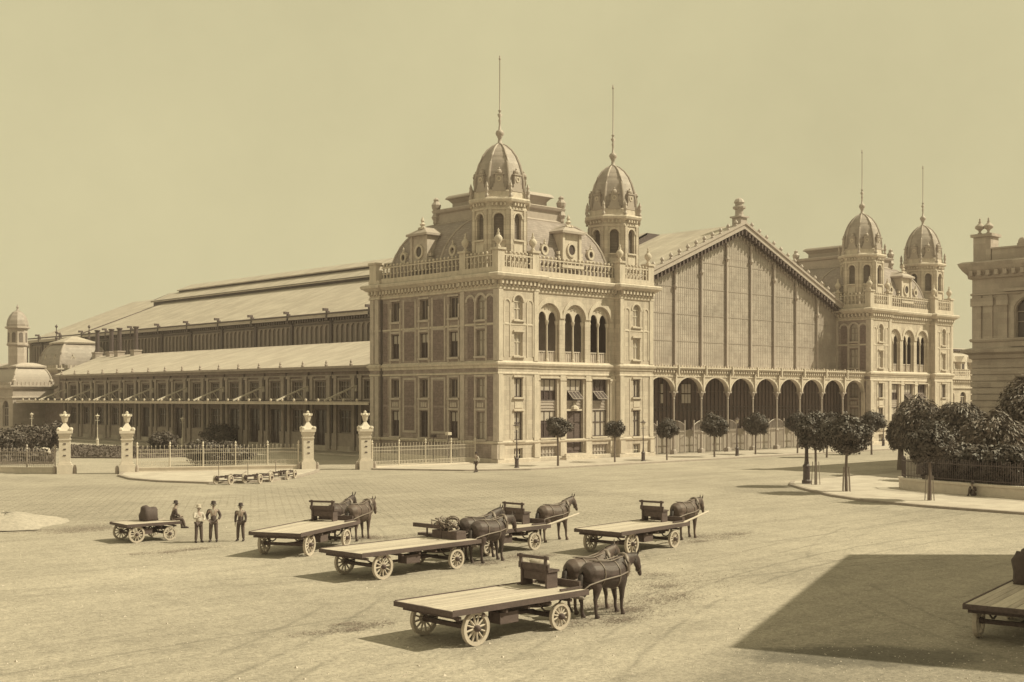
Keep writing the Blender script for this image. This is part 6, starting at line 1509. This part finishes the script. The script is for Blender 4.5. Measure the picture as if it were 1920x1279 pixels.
# ------------------------------------------------------------------ people
def person(label, x, y, rz, s, pose, top='coat', leg='trouser', hatm='hat', z=0.0, waist=False):
    """joints in metres for a 1.72 m figure facing +x; one skinned body, clothes and hat as children"""
    T = thing('person', label, 'person', (x, y, z), rz); T.scale = (s, s, s)
    J = dict(pelvis=(0, 0, 0.92), waist=(0.0, 0, 1.08), chest=(0.02, 0, 1.28), neck=(0.0, 0, 1.46), head=(0.03, 0, 1.60), crown=(0.0, 0, 1.68))
    for sd_, n in ((1, 'l'), (-1, 'r')):
        J['sh' + n] = (0, sd_ * 0.19, 1.40); J['el' + n] = (-0.02, sd_ * 0.25, 1.12); J['wr' + n] = (0.06, sd_ * 0.24, 0.88); J['hand' + n] = (0.09, sd_ * 0.235, 0.80)
        J['hip' + n] = (0, sd_ * 0.1, 0.88); J['kn' + n] = (0.03, sd_ * 0.12, 0.48); J['an' + n] = (0.0, sd_ * 0.14, 0.08); J['toe' + n] = (0.17, sd_ * 0.16, 0.04)
    J.update(pose)
    k = Sk(); pv_ = k.p(J['pelvis'], (0.14, 0.11)); wa = k.p(J['waist'], (0.13, 0.10), pv_); ch = k.p(J['chest'], (0.16, 0.11), wa); nk = k.p(J['neck'], 0.055, ch)
    hd = k.p(J['head'], (0.078, 0.095), nk); cr = k.p(J['crown'], (0.07, 0.08), hd)
    hx, hy, hz = J['head']; k.p((hx + 0.105, hy, hz - 0.02), 0.014, hd)
    for n in 'lr':
        sh = k.p(J['sh' + n], 0.06, ch); e = k.chain(sh, [(J['el' + n], 0.045), (J['wr' + n], 0.03), (J['hand' + n], (0.038, 0.022))])
        H_ = Vector(J['hand' + n]); Dv = (H_ - Vector(J['wr' + n])).normalized(); Sv = Vector((1, 0, 0)); Sv = (Sv - Dv * Sv.dot(Dv)).normalized()
        for q, ln_ in ((-0.03, 0.075), (-0.01, 0.09), (0.01, 0.085), (0.03, 0.065)):
            a = H_ + Sv * q + Dv * 0.03; cu = Vector((0, 0.02 * (1 if n == 'r' else -1), 0)); k.chain(e, [(tuple(a), 0.009), (tuple(a + Dv * ln_ * 0.5), 0.008), (tuple(a + Dv * ln_ + cu), 0.007)])
        a = H_ + Sv * 0.045 - Dv * 0.01; k.chain(e, [(tuple(a), 0.01), (tuple(a + Sv * 0.02 + Dv * 0.04), 0.008)])
        hp_ = k.p(J['hip' + n], (0.09, 0.09), pv_); k.chain(hp_, [(J['kn' + n], 0.06), (J['an' + n], 0.04), (J['toe' + n], (0.04, 0.03))])
    linkm('body', skin('body', k.v, k.e, k.r, 'skin', 1), T)
    k = Sk(); lo_ = k.p(tuple(Vector(J['pelvis']) + Vector((0, 0, -0.06 if not waist else 0.02))), (0.19, 0.15)); wa = k.p(J['waist'], (0.165, 0.13), lo_); ch = k.p(J['chest'], (0.195, 0.14), wa); k.p(tuple(Vector(J['neck']) + Vector((0, 0, -0.02))), 0.075, ch)
    for n in 'lr': sh = k.p(J['sh' + n], 0.085, ch); k.chain(sh, [(J['el' + n], 0.066), (J['wr' + n], 0.05)])
    linkm('coat' if top != 'shirt' else 'shirt', skin('coat', k.v, k.e, k.r, top, 2), T)
    k = Sk(); pv_ = k.p(J['pelvis'], (0.16, 0.125))
    for n in 'lr': k.chain(pv_, [(J['hip' + n], (0.105, 0.105)), (J['kn' + n], 0.082), (tuple(Vector(J['an' + n]) + Vector((0, 0, 0.02))), 0.068)])
    linkm('trousers', skin('trousers', k.v, k.e, k.r, leg, 2), T)
    b = MB()
    for n in 'lr':
        a = Vector(J['an' + n]); t = Vector(J['toe' + n]); b.tube([tuple(a + Vector((-0.05, 0, -0.02))), tuple(a + Vector((0.0, 0, -0.01))), tuple(a.lerp(t, 0.6)), tuple(t + Vector((0.03, 0, 0)))], [0.045, 0.06, 0.052, 0.03], 8)
    b.build('boots', 'hat', T, True)
    c = J['crown']; h = MB(); h.lathe(c[0] - 0.0, c[1], [(0.155, c[2] - 0.03), (0.16, c[2] - 0.015), (0.1, c[2] - 0.005), (0.105, c[2] + 0.07), (0.085, c[2] + 0.12), (0.02, c[2] + 0.135)], 14); h.build('hat', hatm, T, True)
    fc = MB(); hx, hy, hz = J['head']
    for sd_ in (-1, 1): fc.ball((hx + 0.075, hy + sd_ * 0.032, hz + 0.02), 0.012, 6, 4); fc.ball((hx - 0.0, hy + sd_ * 0.082, hz), 0.022, 6, 4)
    fc.box(hx + 0.078, hx + 0.088, hy - 0.025, hy + 0.025, hz - 0.062, hz - 0.054); fc.box(hx + 0.07, hx + 0.09, hy - 0.04, hy + 0.04, hz - 0.05, hz - 0.035); fc.build('moustache_and_eyes', 'hat', T)
    if top == 'coat':
        v = MB(); cx, cy, cz = J['chest']; v.prism([(cx + 0.12, cy - 0.065, cz + 0.16), (cx + 0.12, cy + 0.065, cz + 0.16), (cx + 0.145, cy, cz - 0.06)], (0.012, 0, 0)); v.build('shirt_front', 'shirt', T)
    return T
PC = rad(-133)
person('man in pale shirt and straw hat, standing left of the dark-coated man', -51.35, -36.55, PC + 0.6, 0.91, dict(elr=(0.14, -0.27, 1.15), wrr=(0.3, -0.14, 1.2), handr=(0.36, -0.1, 1.22), ell=(0.05, 0.27, 1.12), wrl=(0.22, 0.16, 1.05), handl=(0.29, 0.12, 1.05)), 'shirt', 'trouser', 'straw', waist=True)
person('tall man in dark coat and hat beside the straw-hatted man', -50.75, -36.75, PC + 0.1, 0.98, dict(ell=(-0.04, 0.3, 1.14), wrl=(0.1, 0.22, 0.98), handl=(0.14, 0.18, 0.92), elr=(-0.04, -0.3, 1.14), wrr=(0.1, -0.22, 0.98), handr=(0.14, -0.18, 0.92)))
person('man in dark suit and hat standing alone by the wagons', -49.75, -37.3, PC - 0.1, 0.92, dict())
person('man in pale shirt walking on the pavement by the pavilion corner', -9.7, -7.8, PC - 0.9, 0.96, dict(knl=(0.14, 0.1, 0.5), anl=(0.2, 0.11, 0.1), toel=(0.36, 0.12, 0.06), knr=(-0.02, -0.11, 0.48), anr=(-0.2, -0.12, 0.12), toer=(-0.05, -0.13, 0.04), ell=(-0.1, 0.25, 1.14), wrl=(-0.02, 0.26, 0.92), handl=(0.0, 0.26, 0.84)), 'shirt', 'trouser', 'hat', waist=True)
sx_, sy_ = loc(*carts['L'], 1.12, -0.25)
sit = dict(pelvis=(0, 0, 0.10), waist=(0.02, 0, 0.26), chest=(0.07, 0, 0.46), neck=(0.12, 0, 0.64), head=(0.17, 0, 0.77), crown=(0.15, 0, 0.85), shl=(0.09, 0.19, 0.58), shr=(0.09, -0.19, 0.58), ell=(0.12, 0.25, 0.32), elr=(0.12, -0.25, 0.32),
           wrl=(0.32, 0.16, 0.2), wrr=(0.32, -0.16, 0.2), handl=(0.4, 0.14, 0.18), handr=(0.4, -0.14, 0.18), hipl=(0.05, 0.1, 0.09), hipr=(0.05, -0.1, 0.09), knl=(0.45, 0.12, 0.06), knr=(0.45, -0.12, 0.06), anl=(0.48, 0.12, -0.36), anr=(0.56, -0.12, -0.34), toel=(0.64, 0.13, -0.4), toer=(0.72, -0.13, -0.38))
person('man in dark coat and cap sitting on the edge of the small wagon', sx_, sy_, carts['L'][2] - 0.2, 0.9, sit, z=0.80)
# figure resting against the park wall
px_, py_ = -4.7, -48.35
sit2 = dict(sit); sit2.update(knl=(0.3, 0.13, 0.42), knr=(0.32, -0.12, 0.40), anl=(0.45, 0.13, 0.06), anr=(0.5, -0.13, 0.06), toel=(0.62, 0.14, 0.04), toer=(0.66, -0.14, 0.04), wrl=(0.3, 0.14, 0.44), handl=(0.36, 0.12, 0.46), wrr=(0.3, -0.14, 0.44), handr=(0.36, -0.12, 0.46))
person('dark huddled figure sitting against the park wall', px_, py_, PC - 0.75, 0.9, sit2, z=0.16)

# ------------------------------------------------------------------ straw and dung trodden around the horses
def litter(label, cx, cy, rx, ry, n, seed):
    rn = random.Random(seed); b = MB()
    blobs = [(rn.gauss(0, 0.45) * rx, rn.gauss(0, 0.45) * ry, rn.uniform(0.15, 0.6)) for _ in range(9)]
    for i in range(int(n * 2.2)):
        bx_, by_, br_ = blobs[rn.randrange(9)]; x = bx_ + rn.gauss(0, br_) * rx * 0.7; y = by_ + rn.gauss(0, br_) * ry * 0.7; s = rn.uniform(0.008, 0.04); t = rn.uniform(0, pi)
        c_, s_ = math.cos(t) * s, math.sin(t) * s; z = 0.006 + rn.uniform(0, 0.008); k = rn.uniform(0.2, 0.7)
        b.add([(x - c_, y - s_, z), (x + s_ * k, y - c_ * k, z + 0.003), (x + c_, y + s_, z + rn.uniform(0, 0.02)), (x - s_ * k, y + c_ * k, z + 0.005)], [(0, 1, 2, 3)])
    tag(b.build('straw_litter', 'litter', None, loc=(cx, cy, 0)), label, 'litter', None, 'stuff')
litter('trodden straw and dung around the nearest horses', -50.9, -60.2, 2.6, 1.6, 2600, 1)
litter('trodden straw under the middle horses', -46.0, -49.6, 2.2, 1.2, 1500, 2)
litter('trodden straw right of the single horse', -34.2, -50.6, 2.6, 1.3, 1500, 3)
litter('trodden straw under the horses left of centre', -45.2, -40.2, 2.2, 1.3, 1200, 4)
x, y = gq(1250, 1095); litter('scattered litter on the open square right of the nearest horses', x, y, 3.0, 2.4, 1500, 5)
x, y = gq(150, 990); litter('dark trodden earth beside the gravel heap', x, y, 3.2, 1.8, 2200, 6)
x, y = gq(330, 1035); litter('scattered litter before the standing men', x, y, 2.0, 1.2, 700, 7)
x, y = gq(660, 1180); litter('scattered litter left of the nearest wagon', x, y, 1.6, 0.7, 700, 8)

rn = random.Random(99); b = MB()
for i in range(9000):
    d = 23 + 45 * rn.random() ** 1.3; lat = rn.uniform(-0.45, 0.45) * d; p = CAM + LOOK * d + RIGHT * lat; s_ = rn.uniform(0.008, 0.028) * (2.2 if rn.random() < 0.04 else 1); a = rn.uniform(0, 6.28)
    b.add([(p.x + s_ * math.cos(a + k * 2.09), p.y + s_ * math.sin(a + k * 2.09), 0.001) for k in range(3)] + [(p.x, p.y, s_ * 0.8)], [(0, 1, 3), (1, 2, 3), (2, 0, 3)])
tag(b.build('loose_stones', 'rock'), 'small loose stones scattered over the dusty square', 'stones', None, 'stuff')

SC.render.engine = 'CYCLES'
SC.cycles.max_bounces = 6
